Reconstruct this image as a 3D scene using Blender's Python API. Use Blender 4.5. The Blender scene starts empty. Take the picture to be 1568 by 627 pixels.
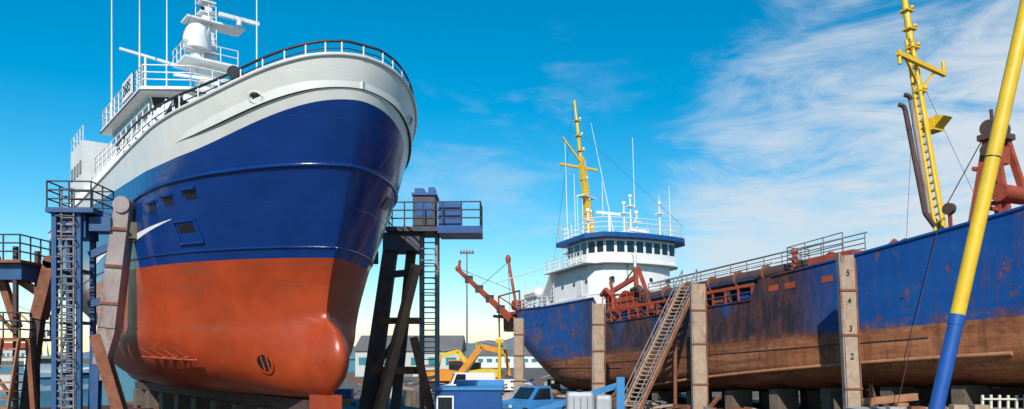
import bpy, math, random
from mathutils import Vector, Matrix
random.seed(7)
S=bpy.context.scene
R=math.radians
# ------------------------------------------------------------------ materials
MATS={}
def plates(nt,tc,bump_in,scale=1.0,strength=0.25):
    """welded plate seams as a bump, laid over the x/z plane of the object"""
    N=nt.nodes;Lk=nt.links
    sp=N.new('ShaderNodeSeparateXYZ'); Lk.new(tc.outputs['Object'],sp.inputs[0])
    cb=N.new('ShaderNodeCombineXYZ'); Lk.new(sp.outputs['X'],cb.inputs[0]); Lk.new(sp.outputs['Z'],cb.inputs[1])
    br=N.new('ShaderNodeTexBrick'); br.inputs['Scale'].default_value=scale; br.inputs['Mortar Size'].default_value=0.012; br.inputs['Mortar Smooth'].default_value=1.0
    br.inputs['Brick Width'].default_value=3.2; br.inputs['Row Height'].default_value=1.5
    Lk.new(cb.outputs[0],br.inputs['Vector'])
    wv=N.new('ShaderNodeTexWave'); wv.inputs['Scale'].default_value=0.42; wv.inputs['Distortion'].default_value=1.5; wv.inputs['Detail'].default_value=2; Lk.new(cb.outputs[0],wv.inputs['Vector'])
    b1=N.new('ShaderNodeBump'); b1.inputs['Strength'].default_value=strength; b1.inputs['Distance'].default_value=0.03; b1.invert=True
    Lk.new(br.outputs['Fac'],b1.inputs['Height'])
    b2=N.new('ShaderNodeBump'); b2.inputs['Strength'].default_value=strength*0.35; b2.inputs['Distance'].default_value=0.04
    Lk.new(wv.outputs['Fac'],b2.inputs['Height']); Lk.new(b1.outputs[0],b2.inputs['Normal'])
    if bump_in: Lk.new(bump_in,b1.inputs['Normal'])
    return b2.outputs[0]
def mat(name,col,rough=0.5,var=0.18,rust=0.0,rustcol=(0.13,0.05,0.022),scale=1.2,metal=0.0,bump=0.0,streak=True,bscale=6.0,col2=None,spec=0.5,plate=False,scuff=None,scamt=0.55):
    m=bpy.data.materials.new(name); m.use_nodes=True
    nt=m.node_tree; N=nt.nodes; Lk=nt.links
    bs=N['Principled BSDF']
    bs.inputs['Roughness'].default_value=rough; bs.inputs['Metallic'].default_value=metal
    bs.inputs['Specular IOR Level'].default_value=spec
    tc=N.new('ShaderNodeTexCoord')
    n1=N.new('ShaderNodeTexNoise'); n1.inputs['Scale'].default_value=scale; n1.inputs['Detail'].default_value=6; n1.inputs['Roughness'].default_value=0.65
    Lk.new(tc.outputs['Object'],n1.inputs['Vector'])
    mx=N.new('ShaderNodeMixRGB'); mx.blend_type='MIX'
    a=[c*(1-var) for c in col]; b=[min(1,c*(1+var)) for c in (col2 or col)]
    if col2: a=list(col); b=list(col2)
    mx.inputs[1].default_value=(*a,1); mx.inputs[2].default_value=(*b,1)
    mr=N.new('ShaderNodeMapRange'); mr.inputs[1].default_value=0.32; mr.inputs[2].default_value=0.68
    Lk.new(n1.outputs['Fac'],mr.inputs[0]); Lk.new(mr.outputs[0],mx.inputs[0])
    out=mx.outputs[0]
    if scuff:
        for (msc,thr,colr,am) in (((0.25,0.25,2.2),0.54,scuff,scamt),((1.6,1.6,0.10),0.58,scuff,scamt)):
            mp=N.new('ShaderNodeMapping'); mp.inputs['Scale'].default_value=msc; Lk.new(tc.outputs['Object'],mp.inputs[0])
            nn=N.new('ShaderNodeTexNoise'); nn.inputs['Scale'].default_value=1.3; nn.inputs['Detail'].default_value=9; nn.inputs['Roughness'].default_value=0.7; Lk.new(mp.outputs[0],nn.inputs['Vector'])
            rr=N.new('ShaderNodeMapRange'); rr.inputs[1].default_value=thr; rr.inputs[2].default_value=thr+0.14; rr.inputs[4].default_value=am; Lk.new(nn.outputs['Fac'],rr.inputs[0])
            mm=N.new('ShaderNodeMixRGB'); mm.inputs[2].default_value=(*colr,1); Lk.new(rr.outputs[0],mm.inputs[0]); Lk.new(out,mm.inputs[1]); out=mm.outputs[0]
    if rust>0:
        mp=N.new('ShaderNodeMapping'); mp.inputs['Scale'].default_value=(1,1,0.22) if streak else (1,1,1)
        Lk.new(tc.outputs['Object'],mp.inputs[0])
        n2=N.new('ShaderNodeTexNoise'); n2.inputs['Scale'].default_value=scale*1.9; n2.inputs['Detail'].default_value=9; n2.inputs['Roughness'].default_value=0.72
        Lk.new(mp.outputs[0],n2.inputs['Vector'])
        r2=N.new('ShaderNodeMapRange'); t=0.74-0.36*rust
        r2.inputs[1].default_value=t; r2.inputs[2].default_value=t+0.09
        Lk.new(n2.outputs['Fac'],r2.inputs[0])
        m2=N.new('ShaderNodeMixRGB'); m2.inputs[2].default_value=(*rustcol,1)
        Lk.new(out,m2.inputs[1]); Lk.new(r2.outputs[0],m2.inputs[0]); out=m2.outputs[0]
    Lk.new(out,bs.inputs['Base Color'])
    bo=None
    if bump>0:
        n3=N.new('ShaderNodeTexNoise'); n3.inputs['Scale'].default_value=bscale; n3.inputs['Detail'].default_value=4
        Lk.new(tc.outputs['Object'],n3.inputs['Vector'])
        bp=N.new('ShaderNodeBump'); bp.inputs['Strength'].default_value=bump; bp.inputs['Distance'].default_value=0.1
        Lk.new(n3.outputs['Fac'],bp.inputs['Height']); bo=bp.outputs[0]
    if plate: bo=plates(nt,tc,bo)
    if bo: Lk.new(bo,bs.inputs['Normal'])
    MATS[name]=m
    return m
mat('trawler_red',(0.36,0.046,0.010),0.36,0.20,rust=0.16,rustcol=(0.17,0.032,0.012),scale=0.6,bump=0.28,bscale=1.2,spec=0.5,plate=True,scuff=(0.24,0.06,0.03),scamt=0.65)
mat('trawler_blue',(0.0025,0.034,0.175),0.18,0.15,rust=0.0,scale=0.5,bump=0.12,bscale=0.9,plate=True,scuff=(0.006,0.05,0.20),scamt=0.4)
mat('trawler_white',(0.60,0.585,0.55),0.4,0.06,rust=0.14,rustcol=(0.40,0.34,0.27),scale=0.8,bump=0.1,bscale=1.0,plate=True)
mat('white_paint',(0.76,0.755,0.74),0.45,0.06,rust=0.12,rustcol=(0.4,0.3,0.2),scale=1.5)
mat('white_worn',(0.68,0.665,0.64),0.5,0.08,rust=0.36,rustcol=(0.3,0.16,0.08),scale=1.0)
mat('cream_paint',(0.62,0.58,0.50),0.6,0.12,rust=0.15,scale=2)
mat('black',(0.012,0.012,0.014),0.4,0.3)
mat('rail_dark',(0.03,0.03,0.035),0.5,0.3)
mat('glass_dark',(0.012,0.016,0.02),0.08,0.3,spec=0.8)
mat('rust',(0.21,0.075,0.04),0.85,0.35,rust=0.35,rustcol=(0.08,0.033,0.024),scale=2.0,bump=0.3,bscale=14)
mat('rust_red',(0.32,0.055,0.024),0.7,0.25,rust=0.38,rustcol=(0.10,0.035,0.02),scale=2.0)
mat('rust_dark',(0.075,0.043,0.038),0.8,0.3,rust=0.42,rustcol=(0.19,0.07,0.04),scale=2.0)
mat('rust_grey',(0.27,0.22,0.21),0.6,0.2,rust=0.52,rustcol=(0.22,0.09,0.05),scale=1.1)
mat('rust_orange',(0.36,0.16,0.085),0.8,0.25,rust=0.45,rustcol=(0.14,0.055,0.035),scale=1.2)
mat('tower_blue',(0.02,0.075,0.19),0.55,0.2,rust=0.45,rustcol=(0.13,0.065,0.05),scale=1.6)
mat('steel_blue_clean',(0.006,0.065,0.24),0.45,0.15,rust=0.2,scale=1.5)
mat('steel_grey',(0.20,0.18,0.18),0.55,0.2,rust=0.38,scale=2)
mat('dark_steel',(0.045,0.045,0.06),0.6,0.3,rust=0.45,rustcol=(0.12,0.05,0.03),scale=1.5)
mat('yellow',(0.70,0.44,0.02),0.45,0.12,rust=0.24,rustcol=(0.33,0.16,0.05),scale=1.6)
mat('pole_blue',(0.012,0.08,0.33),0.45,0.15,rust=0.2,scale=1.6)
mat('orange',(0.65,0.25,0.02),0.5,0.15,rust=0.15)
mat('wood',(0.38,0.27,0.19),0.85,0.2,rust=0.46,rustcol=(0.20,0.085,0.045),scale=1.5,bump=0.3,bscale=9)
mat('wood_dark',(0.13,0.10,0.075),0.85,0.3,rust=0.2,scale=2.0)
mat('concrete',(0.33,0.32,0.30),0.85,0.2,rust=0.2,rustcol=(0.16,0.14,0.12),scale=1.0,bump=0.3)
mat('rubber',(0.02,0.02,0.02),0.8,0.2)
mat('light_blue_paint',(0.05,0.22,0.48),0.35,0.1,rust=0.15)
mat('roof_grey',(0.14,0.135,0.13),0.8,0.15,scale=0.3)
mat('wall_cream',(0.50,0.49,0.45),0.8,0.08,scale=0.5)
mat('teal_glass',(0.04,0.20,0.22),0.2,0.2,scale=0.5)
mat('grey_tank',(0.40,0.42,0.44),0.5,0.12,rust=0.2)
mat('deck_green',(0.05,0.09,0.07),0.8,0.2)
mat('hill',(0.13,0.17,0.19),0.95,0.2,scale=0.004,col2=(0.20,0.22,0.21))  # bluish tone: distance haze is mixed into the base colour

def hullmat(name,base,base2,dark,x0,x1,darkamt,rustc,ramt,rough=0.55,light=None,stern=0.0,rust2=(0.24,0.095,0.045)):
    m=bpy.data.materials.new(name); m.use_nodes=True; nt=m.node_tree; N=nt.nodes; Lk=nt.links
    bs=N['Principled BSDF']; bs.inputs['Roughness'].default_value=rough; bs.inputs['Specular IOR Level'].default_value=0.25
    tc=N.new('ShaderNodeTexCoord')
    def noise(sc,vec,det=8,rg=0.65):
        n=N.new('ShaderNodeTexNoise'); n.inputs['Scale'].default_value=sc; n.inputs['Detail'].default_value=det; n.inputs['Roughness'].default_value=rg
        Lk.new(vec,n.inputs['Vector']); return n.outputs['Fac']
    def mr(v,a,b,c=0,d=1):
        n=N.new('ShaderNodeMapRange'); n.inputs[1].default_value=a;n.inputs[2].default_value=b;n.inputs[3].default_value=c;n.inputs[4].default_value=d
        Lk.new(v,n.inputs[0]); return n.outputs[0]
    def mixc(f,a,b):
        n=N.new('ShaderNodeMixRGB'); Lk.new(f,n.inputs[0])
        for i,v in ((1,a),(2,b)):
            if isinstance(v,tuple): n.inputs[i].default_value=(*v,1)
            else: Lk.new(v,n.inputs[i])
        return n.outputs[0]
    def math_(op,a,b):
        n=N.new('ShaderNodeMath'); n.operation=op; n.use_clamp=True
        for i,v in enumerate((a,b)):
            if isinstance(v,(int,float)): n.inputs[i].default_value=v
            else: Lk.new(v,n.inputs[i])
        return n.outputs[0]
    def mapp(sc,loc=(0,0,0)):
        mp=N.new('ShaderNodeMapping'); mp.inputs['Scale'].default_value=sc; mp.inputs['Location'].default_value=loc; Lk.new(tc.outputs['Object'],mp.inputs[0]); return mp.outputs[0]
    c=mixc(mr(noise(0.45,mapp((0.35,1,1.3))),0.35,0.65),base,base2)
    sp=N.new('ShaderNodeSeparateXYZ'); Lk.new(tc.outputs['Object'],sp.inputs[0])
    g1=mr(sp.outputs['X'],x0-2,x0+1.5); g2=mr(sp.outputs['X'],x1,x1+4,1,0)
    zone=math_('MULTIPLY',g1,g2)
    nz=mr(noise(0.5,mapp((0.6,0.6,0.25)),10,0.72),0.33,0.47)
    f=math_('MULTIPLY',math_('MULTIPLY',zone,nz),darkamt)
    dk=mixc(mr(noise(1.7,mapp((1,1,0.3),(5,0,0)),10,0.75),0.45,0.62),dark,tuple(x*1.0 for x in rustc))
    c=mixc(f,c,dk)
    if light:
        lf=mr(noise(0.8,mapp((0.12,0.5,1.8)),9,0.72),0.52,0.62,0,0.6); c=mixc(lf,c,light)
        lf=mr(noise(1.2,mapp((0.3,0.5,1.2),(9,3,1)),9,0.75),0.52,0.64,0,0.7); c=mixc(lf,c,dark)
    # fine streaks running down
    st=mr(noise(2.6,mapp((1,1,0.09)),10,0.7),0.66-0.3*ramt,0.80-0.3*ramt)
    c=mixc(math_('MULTIPLY',st,0.75),c,rustc)
    # blotches, denser toward the stern
    gs=mr(sp.outputs['X'],48,56,0,stern)
    bln=math_('ADD',noise(0.9,mapp((1,1,0.7)),12,0.76),gs)
    bl=mr(bln,0.66-0.2*ramt,0.72-0.2*ramt)
    bcol=mixc(mr(noise(3.0,mapp((1,1,0.6),(2,2,2)),6,0.7),0.42,0.6),rustc,rust2)
    c=mixc(math_('MULTIPLY',bl,0.88),c,bcol)
    # scum band at the waterline
    wl=math_('MULTIPLY',mr(sp.outputs['Z'],2.75,3.15),mr(sp.outputs['Z'],3.25,3.75,1,0))
    wln=mr(noise(1.4,mapp((0.5,1,1)),9,0.7),0.42,0.56)
    c=mixc(math_('MULTIPLY',math_('MULTIPLY',wl,wln),0.8),c,bcol)
    Lk.new(c,bs.inputs['Base Color'])
    bp=N.new('ShaderNodeBump'); bp.inputs['Strength'].default_value=0.35; bp.inputs['Distance'].default_value=0.12
    Lk.new(noise(1.3,tc.outputs['Object']),bp.inputs['Height'])
    Lk.new(plates(nt,tc,bp.outputs[0],1.0,0.5),bs.inputs['Normal'])
    MATS[name]=m
hullmat('dredger_blue',(0.005,0.058,0.245),(0.010,0.080,0.29),(0.026,0.022,0.030),29,51,0.97,(0.11,0.045,0.03),0.38,stern=0.06)
hullmat('dredger_brown',(0.25,0.085,0.036),(0.34,0.125,0.055),(0.10,0.042,0.028),32,80,0.6,(0.11,0.042,0.027),0.5,0.75,light=(0.42,0.20,0.10))

# ------------------------------------------------------------------ mesh builder
class B:
    def __init__(s): s.v=[];s.f=[];s.m=[];s.sm=[];s.ml=[]
    def mi(s,n):
        if n not in s.ml: s.ml.append(n)
        return s.ml.index(n)
    def add(s,vs,fs,m,smooth=False):
        o=len(s.v); s.v+= [tuple(v) for v in vs]; k=s.mi(m)
        for f in fs: s.f.append([i+o for i in f]); s.m.append(k); s.sm.append(smooth)
    def box(s,a,b,m):
        (x0,y0,z0),(x1,y1,z1)=a,b
        s.add([(x0,y0,z0),(x1,y0,z0),(x1,y1,z0),(x0,y1,z0),(x0,y0,z1),(x1,y0,z1),(x1,y1,z1),(x0,y1,z1)],
              [(0,3,2,1),(4,5,6,7),(0,1,5,4),(1,2,6,5),(2,3,7,6),(3,0,4,7)],m)
    def frame(s,p,q):
        d=(Vector(q)-Vector(p)); d.normalize()
        up=Vector((0,0,1)) if abs(d.z)<0.95 else Vector((0,1,0))
        x=d.cross(up).normalized(); y=x.cross(d).normalized(); return d,x,y
    def beam(s,p,q,w,h,m,w2=None,h2=None):
        d,x,y=s.frame(p,q); p=Vector(p);q=Vector(q); w2=w2 or w;h2=h2 or h
        vs=[p-x*w/2-y*h/2,p+x*w/2-y*h/2,p+x*w/2+y*h/2,p-x*w/2+y*h/2,q-x*w2/2-y*h2/2,q+x*w2/2-y*h2/2,q+x*w2/2+y*h2/2,q-x*w2/2+y*h2/2]
        s.add(vs,[(0,3,2,1),(4,5,6,7),(0,1,5,4),(1,2,6,5),(2,3,7,6),(3,0,4,7)],m)
    def ibeam(s,p,q,w,h,m,t=0.06):
        d,x,y=s.frame(p,q); p=Vector(p);q=Vector(q)
        s.beam(p+y*(h/2),q+y*(h/2),w,t,m); s.beam(p-y*(h/2),q-y*(h/2),w,t,m); s.beam(p,q,t,h-t-0.004,m)
    def tube(s,p,q,r,m,n=8,r2=None,cap=True):
        d,x,y=s.frame(p,q); p=Vector(p);q=Vector(q); r2=r if r2 is None else r2
        vs=[]
        for c,rr in ((p,r),(q,r2)):
            for i in range(n):
                a=2*math.pi*i/n; vs.append(c+(x*math.cos(a)+y*math.sin(a))*rr)
        fs=[(i,(i+1)%n,n+(i+1)%n,n+i) for i in range(n)]
        s.add(vs,fs,m,True)
        if cap: s.add(vs,[tuple(range(n))[::-1],tuple(range(n,2*n))],m)
    def path(s,pts,r,m,n=6):
        for a,b in zip(pts,pts[1:]): 
            if (Vector(a)-Vector(b)).length>1e-4: s.tube(a,b,r,m,n)
    def ball(s,c,r,m,nu=14,nv=9,sz=1.0):
        vs=[];fs=[]
        for j in range(nv+1):
            t=math.pi*j/nv
            for i in range(nu):
                a=2*math.pi*i/nu; vs.append((c[0]+r*math.sin(t)*math.cos(a),c[1]+r*math.sin(t)*math.sin(a),c[2]+r*sz*math.cos(t)))
        for j in range(nv):
            for i in range(nu): fs.append((j*nu+i,(j+1)*nu+i,(j+1)*nu+(i+1)%nu,j*nu+(i+1)%nu))
        s.add(vs,fs,m,True)
    def prism(s,poly,z0,z1,m,top=None):
        n=len(poly); vs=[(x,y,z0) for x,y in poly]+[(x,y,z1) for x,y in (top or poly)]
        s.add(vs,[(i,(i+1)%n,n+(i+1)%n,n+i) for i in range(n)],m)
        s.add(vs,[tuple(range(n))[::-1],tuple(range(n,2*n))],m)
    def prism_y(s,poly,y0,y1,m):
        n=len(poly); vs=[(x,y0,z) for x,z in poly]+[(x,y1,z) for x,z in poly]
        s.add(vs,[(i,(i+1)%n,n+(i+1)%n,n+i) for i in range(n)],m)
        s.add(vs,[tuple(range(n))[::-1],tuple(range(n,2*n))],m)
    def grid(s,g,m,smooth=True):
        R_=len(g);C=len(g[0]); vs=[p for r in g for p in r]
        fs=[]
        for i in range(R_-1):
            for j in range(C-1): fs.append((i*C+j,i*C+j+1,(i+1)*C+j+1,(i+1)*C+j))
        s.add(vs,fs,m,smooth)
    def rail(s,pts,h,m,r=0.03,n=3,sp=1.4,lean=(0,0,0),pm=None):
        ln=Vector(lean)
        for k in range(1,n+1):
            f=k/n; s.path([Vector(p)+Vector((0,0,h*f))+ln*f for p in pts],r,m,5)
        for a,b in zip(pts,pts[1:]):
            a=Vector(a);b=Vector(b); c=max(1,int(round((b-a).length/sp)))
            for i in range(c+1):
                p=a.lerp(b,i/c); s.tube(p,p+Vector((0,0,h))+ln,r,pm or m,5)
    def ladder(s,p,q,w,side,m,r=0.035,step=0.3):
        p=Vector(p);q=Vector(q);sd=Vector(side).normalized()*w/2
        for k in (-1,1): s.tube(p+sd*k,q+sd*k,r,m,5)
        c=int((q-p).length/step)
        for i in range(c+1):
            t=p.lerp(q,i/c); s.tube(t-sd,t+sd,r*0.7,m,4)
    def done(s,name,parent=None,loc=(0,0,0),rot=(0,0,0)):
        me=bpy.data.meshes.new(name); me.from_pydata(s.v,[],s.f)
        for n in s.ml: me.materials.append(MATS[n])
        me.polygons.foreach_set('material_index',s.m); me.polygons.foreach_set('use_smooth',s.sm)
        me.update()
        o=bpy.data.objects.new(name,me); S.collection.objects.link(o); o.location=loc; o.rotation_euler=rot
        if parent: o.parent=parent
        return o
def empty(name,loc,rot):
    o=bpy.data.objects.new(name,None); S.collection.objects.link(o); o.location=loc;o.rotation_euler=rot; return o
def text(name,body,size,matn,parent,loc,rot):
    c=bpy.data.curves.new(name,'FONT'); c.body=body; c.size=size; c.extrude=0.004; c.align_x='CENTER'; c.align_y='CENTER'
    c.materials.append(MATS[matn]); o=bpy.data.objects.new(name,c); S.collection.objects.link(o); o.parent=parent; o.location=loc; o.rotation_euler=rot; return o
def itp(tab,w=0.0):
    def f(x):
        if x<=tab[0][0]: return tab[0][1]
        for (a,va),(b,vb) in zip(tab,tab[1:]):
            if x<=b: 
                t=(x-a)/(b-a); return va+(vb-va)*t
        return tab[-1][1]
    if w<=0: return f
    def g(x):
        ww=min(w,max(0,x-tab[0][0])); return sum(f(x+ww*k/3) for k in range(-3,4))/7
    return g
clamp=lambda x,a=0.0,b=1.0:max(a,min(b,x))
def sstep(x): x=clamp(x); return x*x*(3-2*x)

# ------------------------------------------------------------------ TRAWLER
LT=36.0; HB=5.3
d0T=itp([(0,3.4),(2,3.4),(4,3.2),(5.6,2.6),(7,1.9),(9,1.05),(11,0.35),(12.6,0.0),(14,0)],0.5)
ET=itp([(0,11),(3,11),(5.6,10.5),(9,9),(11,8.5),(13,8.2)])
qT=itp([(0,1.05),(3,1.1),(5.6,1.25),(8,1.45),(11,1.75),(13,1.9)])
pT=itp([(0,1.9),(5.6,2.0),(9,2.1),(13,2.2)])
BZ,BR,BRB=1.7,1.6,0.85
def bulb_start(z):
    t=(z-BZ)/BR
    if abs(t)>=1: return 99
    return 1.75+2.1*(1-math.sqrt(1-t*t))
def dsT(z): return min(d0T(z),bulb_start(z))
def surfT(d,z):
    bz=HB
    if z<3.0: 
        t=1-z/3.0; bz=HB*(1-t**2.3)**(1/2.0) if t<1 else 0
        bz=max(bz,0.0)
    t=clamp((d-d0T(z))/ET(z)); h=bz*max(0,(1-(1-t)**pT(z)))**(1/qT(z))
    if d>17 and z<7:
        k=sstep((d-17)/19.0); h*=1-k*clamp((7-z)/5.0)*0.92
    bs=bulb_start(z); bb=0
    if d>bs:
        zt=(z-BZ)/BR; r=BRB*math.sqrt(max(0,1-zt*zt)); t=clamp((d-bs)/2.6)
        bb=r*math.sqrt(1-(1-t)**2)
    return (h**2.4+bb**2.4)**(1/2.4)
TOPT=itp([(0,12.65),(1,12.3),(2,11.85),(4,11.3),(7,11.05),(12,10.95),(18,10.7),(23,10.5),(36,10.2)],0.9)
BORT=itp([(0,11.15),(0.6,10.9),(2,10.25),(4,9.65),(7,9.4),(12,9.55),(20,9.75),(30,9.75),(36,9.7)],0.9)
KNT=itp([(0,8.9),(3,8.75),(10,8.55),(36,8.5)])
WLT=lambda d:5.6
def build_hull(b,surf,ds,de,curves,mats,subs,ncol,rimw=0.14,deckdrop=1.1,deckmat='deck_green',umap=None):
    us=[]
    for i in range(ncol+1):
        u=i/ncol; us.append(umap(u) if umap else u*u*(0.35)+(1-math.cos(math.pi*u))*0.5*0.65)
    rows=[]
    Lr=max(de(0),de(8))
    for k in range(len(curves)-1):
        for j in range(subs[k]+ (1 if k==len(curves)-2 else 0)):
            row=[]
            for u in us:
                dn=Lr*u; z=curves[k](dn)+(curves[k+1](dn)-curves[k](dn))*j/subs[k]
                d=ds(z)+(de(z)-ds(z))*u; row.append((d,surf(d,z),z))
            rows.append(row)
    for sgn in (1,-1):
        for k in range(len(curves)-1):
            a=sum(subs[:k]); g=[[(d,bb*sgn,z) for d,bb,z in rows[i]] for i in range(a,a+subs[k]+1)]
            b.grid(g,mats[k],True)
        top=rows[-1]
        inn=[(d+rimw*(1-clamp(d/8)),max(0,bb-rimw)*sgn,z) for d,bb,z in top]
        b.grid([[(d,bb*sgn,z) for d,bb,z in top],inn],mats[-1],False)
        b.grid([inn,[(d,y,z-deckdrop) for d,y,z in inn]],mats[-1],True)
    g=[[(r[-1][0],r[-1][1],r[-1][2]) for r in rows],[(r[-1][0],-r[-1][1],r[-1][2]) for r in rows]]
    b.grid(g,mats[-2],False)
    top=rows[-1]
    b.grid([[(d+rimw*(1-clamp(d/8)),max(0,bb-rimw-0.0),z-deckdrop+0.01) for d,bb,z in top],[(d+rimw*(1-clamp(d/8)),-max(0,bb-rimw),z-deckdrop+0.01) for d,bb,z in top]],deckmat,False)
    return rows
TO=(-5.35,28.5,2.2)
TR=empty('fishing_trawler',TO,(0,0,R(128)))
b=B()
build_hull(b,surfT,dsT,lambda z:36.0-1.5*clamp((4-z)/4),[lambda d:0.0,WLT,KNT,BORT,TOPT],['trawler_red','trawler_blue','trawler_blue','trawler_white'],[30,9,6,6],130)
b.done('hull',TR)
def onT(d,z,side=1,off=0.0):
    e=0.05; bb=surfT(d,z); bd=(surfT(d+e,z)-bb)/e
    n=Vector((-bd,1)).normalized()
    return (d+n.x*off,(bb+n.y*off)*side,z)
def hull_line(bd,zf,r,m,side,n=90,rng=35.9):
    pts=[]
    for i in range(n+1):
        t=(i/n)**2; z=zf(rng*t); d=dsT(z)+(rng-dsT(z))*t; bb=surfT(d,z); pts.append((d-(0.02 if i==0 else 0),bb*side,z))
    bd.path(pts,r,m,6)
def patchT(bd,da,db,za,zb,m,off=0.012,side=1,n=6,shear=0.0):
    g=[]
    for j in range(3):
        g.append([onT(da+(db-da)*i/n,za+(zb-za)*j/2+shear*(db-da)*i/n,side,off) for i in range(n+1)])
    bd.grid(g,m,True)
b=B()
for sd in (1,-1):
    hull_line(b,KNT,0.085,'trawler_blue',sd); hull_line(b,lambda d:6.0,0.05,'trawler_blue',sd); hull_line(b,TOPT,0.08,'trawler_white',sd)
b.done('rubbing_strakes',TR)
b=B()
for (dd,zz) in ((8.8,7.9),(7.5,8.0),(6.1,8.1)):
    patchT(b,dd-0.3,dd+0.3,zz-0.17,zz+0.14,'black',0.015)
    pts=[onT(dd-0.36+0.72*i/4,zz+0.19,1,0.07) for i in range(5)]; b.path(pts,0.07,'trawler_blue')
patchT(b,6.4,7.4,6.35,7.1,'trawler_blue',0.03); patchT(b,6.5,7.3,6.72,7.03,'black',0.045)
pts=[onT(x,z,1,0.05) for x,z in ((6.35,6.3),(7.5,6.3),(7.5,7.15),(6.35,7.15),(6.35,6.3))]; b.path(pts,0.05,'trawler_blue')
patchT(b,3.0,3.6,7.9,8.4,'black',0.03,-1)
def stripe(da,db,zc0,zc1,w0,w1):
    g=[[],[]]
    for i in range(9):
        t=i/8; d=da+(db-da)*t; z=zc0+(zc1-zc0)*t; w=w0+(w1-w0)*t
        g[0].append(onT(d,z-w/2,1,0.014)); g[1].append(onT(d,z+w/2,1,0.014))
    b.grid(g,'white_paint',True)
stripe(7.6,12.4,7.3,6.75,0.02,0.38)
stripe(16.0,21.0,6.95,6.6,0.05,0.40)
stripe(27,33.5,6.9,6.5,0.05,0.45)
def ring(cx,cz,r0,r1,m,off,n=20,ez=1.0):
    g=[[],[]]
    for i in range(n+1):
        a=2*math.pi*i/n
        g[0].append(onT(cx+r0*math.cos(a),cz+ez*r0*math.sin(a),1,off)); g[1].append(onT(cx+r1*math.cos(a),cz+ez*r1*math.sin(a),1,off))
    b.grid(g,m,True)
ring(5.3,1.5,0.0,0.30,'black',0.02,ez=1.25); ring(5.3,1.5,0.27,0.36,'trawler_red',0.06,ez=1.25)
for k in (-0.12,0.08): b.path([onT(5.3+k,1.2,1,0.05),onT(5.3+k,1.8,1,0.05)],0.03,'rust_red')
def eye(d,z,side):
    pts=[onT(d+0.2*math.cos(2*math.pi*i/12),z+0.2*math.sin(2*math.pi*i/12),side,0.04) for i in range(13)]; b.path(pts,0.045,'trawler_white')
    patchT(b,d-0.12,d+0.12,z-0.12,z+0.12,'glass_dark',0.02,side)
eye(2.2,11.1,1); eye(1.8,11.3,-1)
for i in range(4):
    d=10.9-0.7*i; b.tube(onT(d,1.7,1,0.0),onT(d+0.15,2.1,1,0.45),0.045,'rust_red',5); b.tube(onT(d,1.7,1,0.3),onT(d-0.1,1.75,1,0.0),0.04,'rust_red',5)
b.path([onT(11.6-0.5*i,1.75-0.02*i,1,0.25) for i in range(8)],0.05,'rust_red')
b.done('hull_fittings',TR)
b=B()
HR=itp([(0,0.5),(3,0.5),(7,0.7),(11,0.95),(16,0.95),(36,0.95)])
def bow_rail(zf,r,m,n=44,dm=15.0):
    pts=[]
    for i in range(2*n+1):
        k=(i-n)/n; d=0.1+dm*k*k; z=TOPT(d); bb=max(0,surfT(d,z)-0.07)
        if k==0: bb=0
        pts.append(Vector((d,bb*(1 if k>0 else -1),z+zf(d))))
    b.path(pts,r,m); return pts
pp=bow_rail(HR,0.05,'rail_dark'); bow_rail(lambda d:HR(d)*0.5,0.022,'rail_dark')
for i,p in enumerate(pp):
    if i%3==2: b.tube((p.x,p.y,TOPT(p.x)-0.02),p,0.035,'white_paint',5)
for i in range(20):
    d=9.0+1.25*i; z=TOPT(d); bb=surfT(d,z)
    for sd in (1,-1):
        b.beam((d,(bb-0.1)*sd,z-0.1),(d-0.45,(bb-0.75)*sd,z+1.35),0.09,0.26,'white_paint')
for sd in (1,-1):
    for hh in (0.4,0.85,1.35):
        b.path([(d-0.3*hh,(surfT(d,TOPT(d))-0.1-0.48*hh)*sd,TOPT(d)+hh) for d in range(9,35)],0.035,'white_paint')
b.done('bulwark_rails',TR)
# wheelhouse
b=B()
w0,w1=15.0,24.0
b.box((14,-4.1,9.8),(27,4.1,12.7),'white_paint')
b.box((27.01,-4.0,9.6),(34,4.0,11.9),'white_paint')
pl=[(w0,-1.6),(w0+1.0,-3.2),(w1,-3.4),(w1,3.4),(w0+1.0,3.2),(w0,1.6)]
pl2=[(w0-0.45,-1.9),(w0+0.7,-3.65),(w1,-3.7),(w1,3.7),(w0+0.7,3.65),(w0-0.45,1.9)]
b.prism(pl,12.7,13.3,'white_paint')
b.prism(pl,13.3,14.7,'white_paint',top=pl2)
def lerp2(p,q,t): return (p[0]+(q[0]-p[0])*t,p[1]+(q[1]-p[1])*t)
n=len(pl)
for i in range(n):
    if i==2: continue
    a0,a1=pl[i],pl[(i+1)%n]; c0,c1=pl2[i],pl2[(i+1)%n]
    ln=math.hypot(a1[0]-a0[0],a1[1]-a0[1]); k=max(1,int(round(ln/1.05)))
    nx,ny=(a1[1]-a0[1])/ln,-(a1[0]-a0[0])/ln
    if (nx*(a0[0]-20)+ny*a0[1])<0: nx,ny=-nx,-ny
    for j in range(k):
        ta=(j+0.08)/k; tb=(j+0.92)/k
        q=[]
        for tt,zz in ((ta,0.06),(tb,0.06),(tb,0.9),(ta,0.9)):
            lo=lerp2(a0,a1,tt);hi=lerp2(c0,c1,tt); p=lerp2(lo,hi,zz); q.append((p[0]+nx*0.03,p[1]+ny*0.03,13.3+1.4*zz))
        b.add(q,[(0,1,2,3)],'glass_dark')
b.prism([(w0-0.9,-2.2),(w0+0.5,-4.1),(w1+1,-4.1),(w1+1,4.1),(w0+0.5,4.1),(w0-0.9,2.2)],14.7,14.95,'white_paint')
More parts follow.
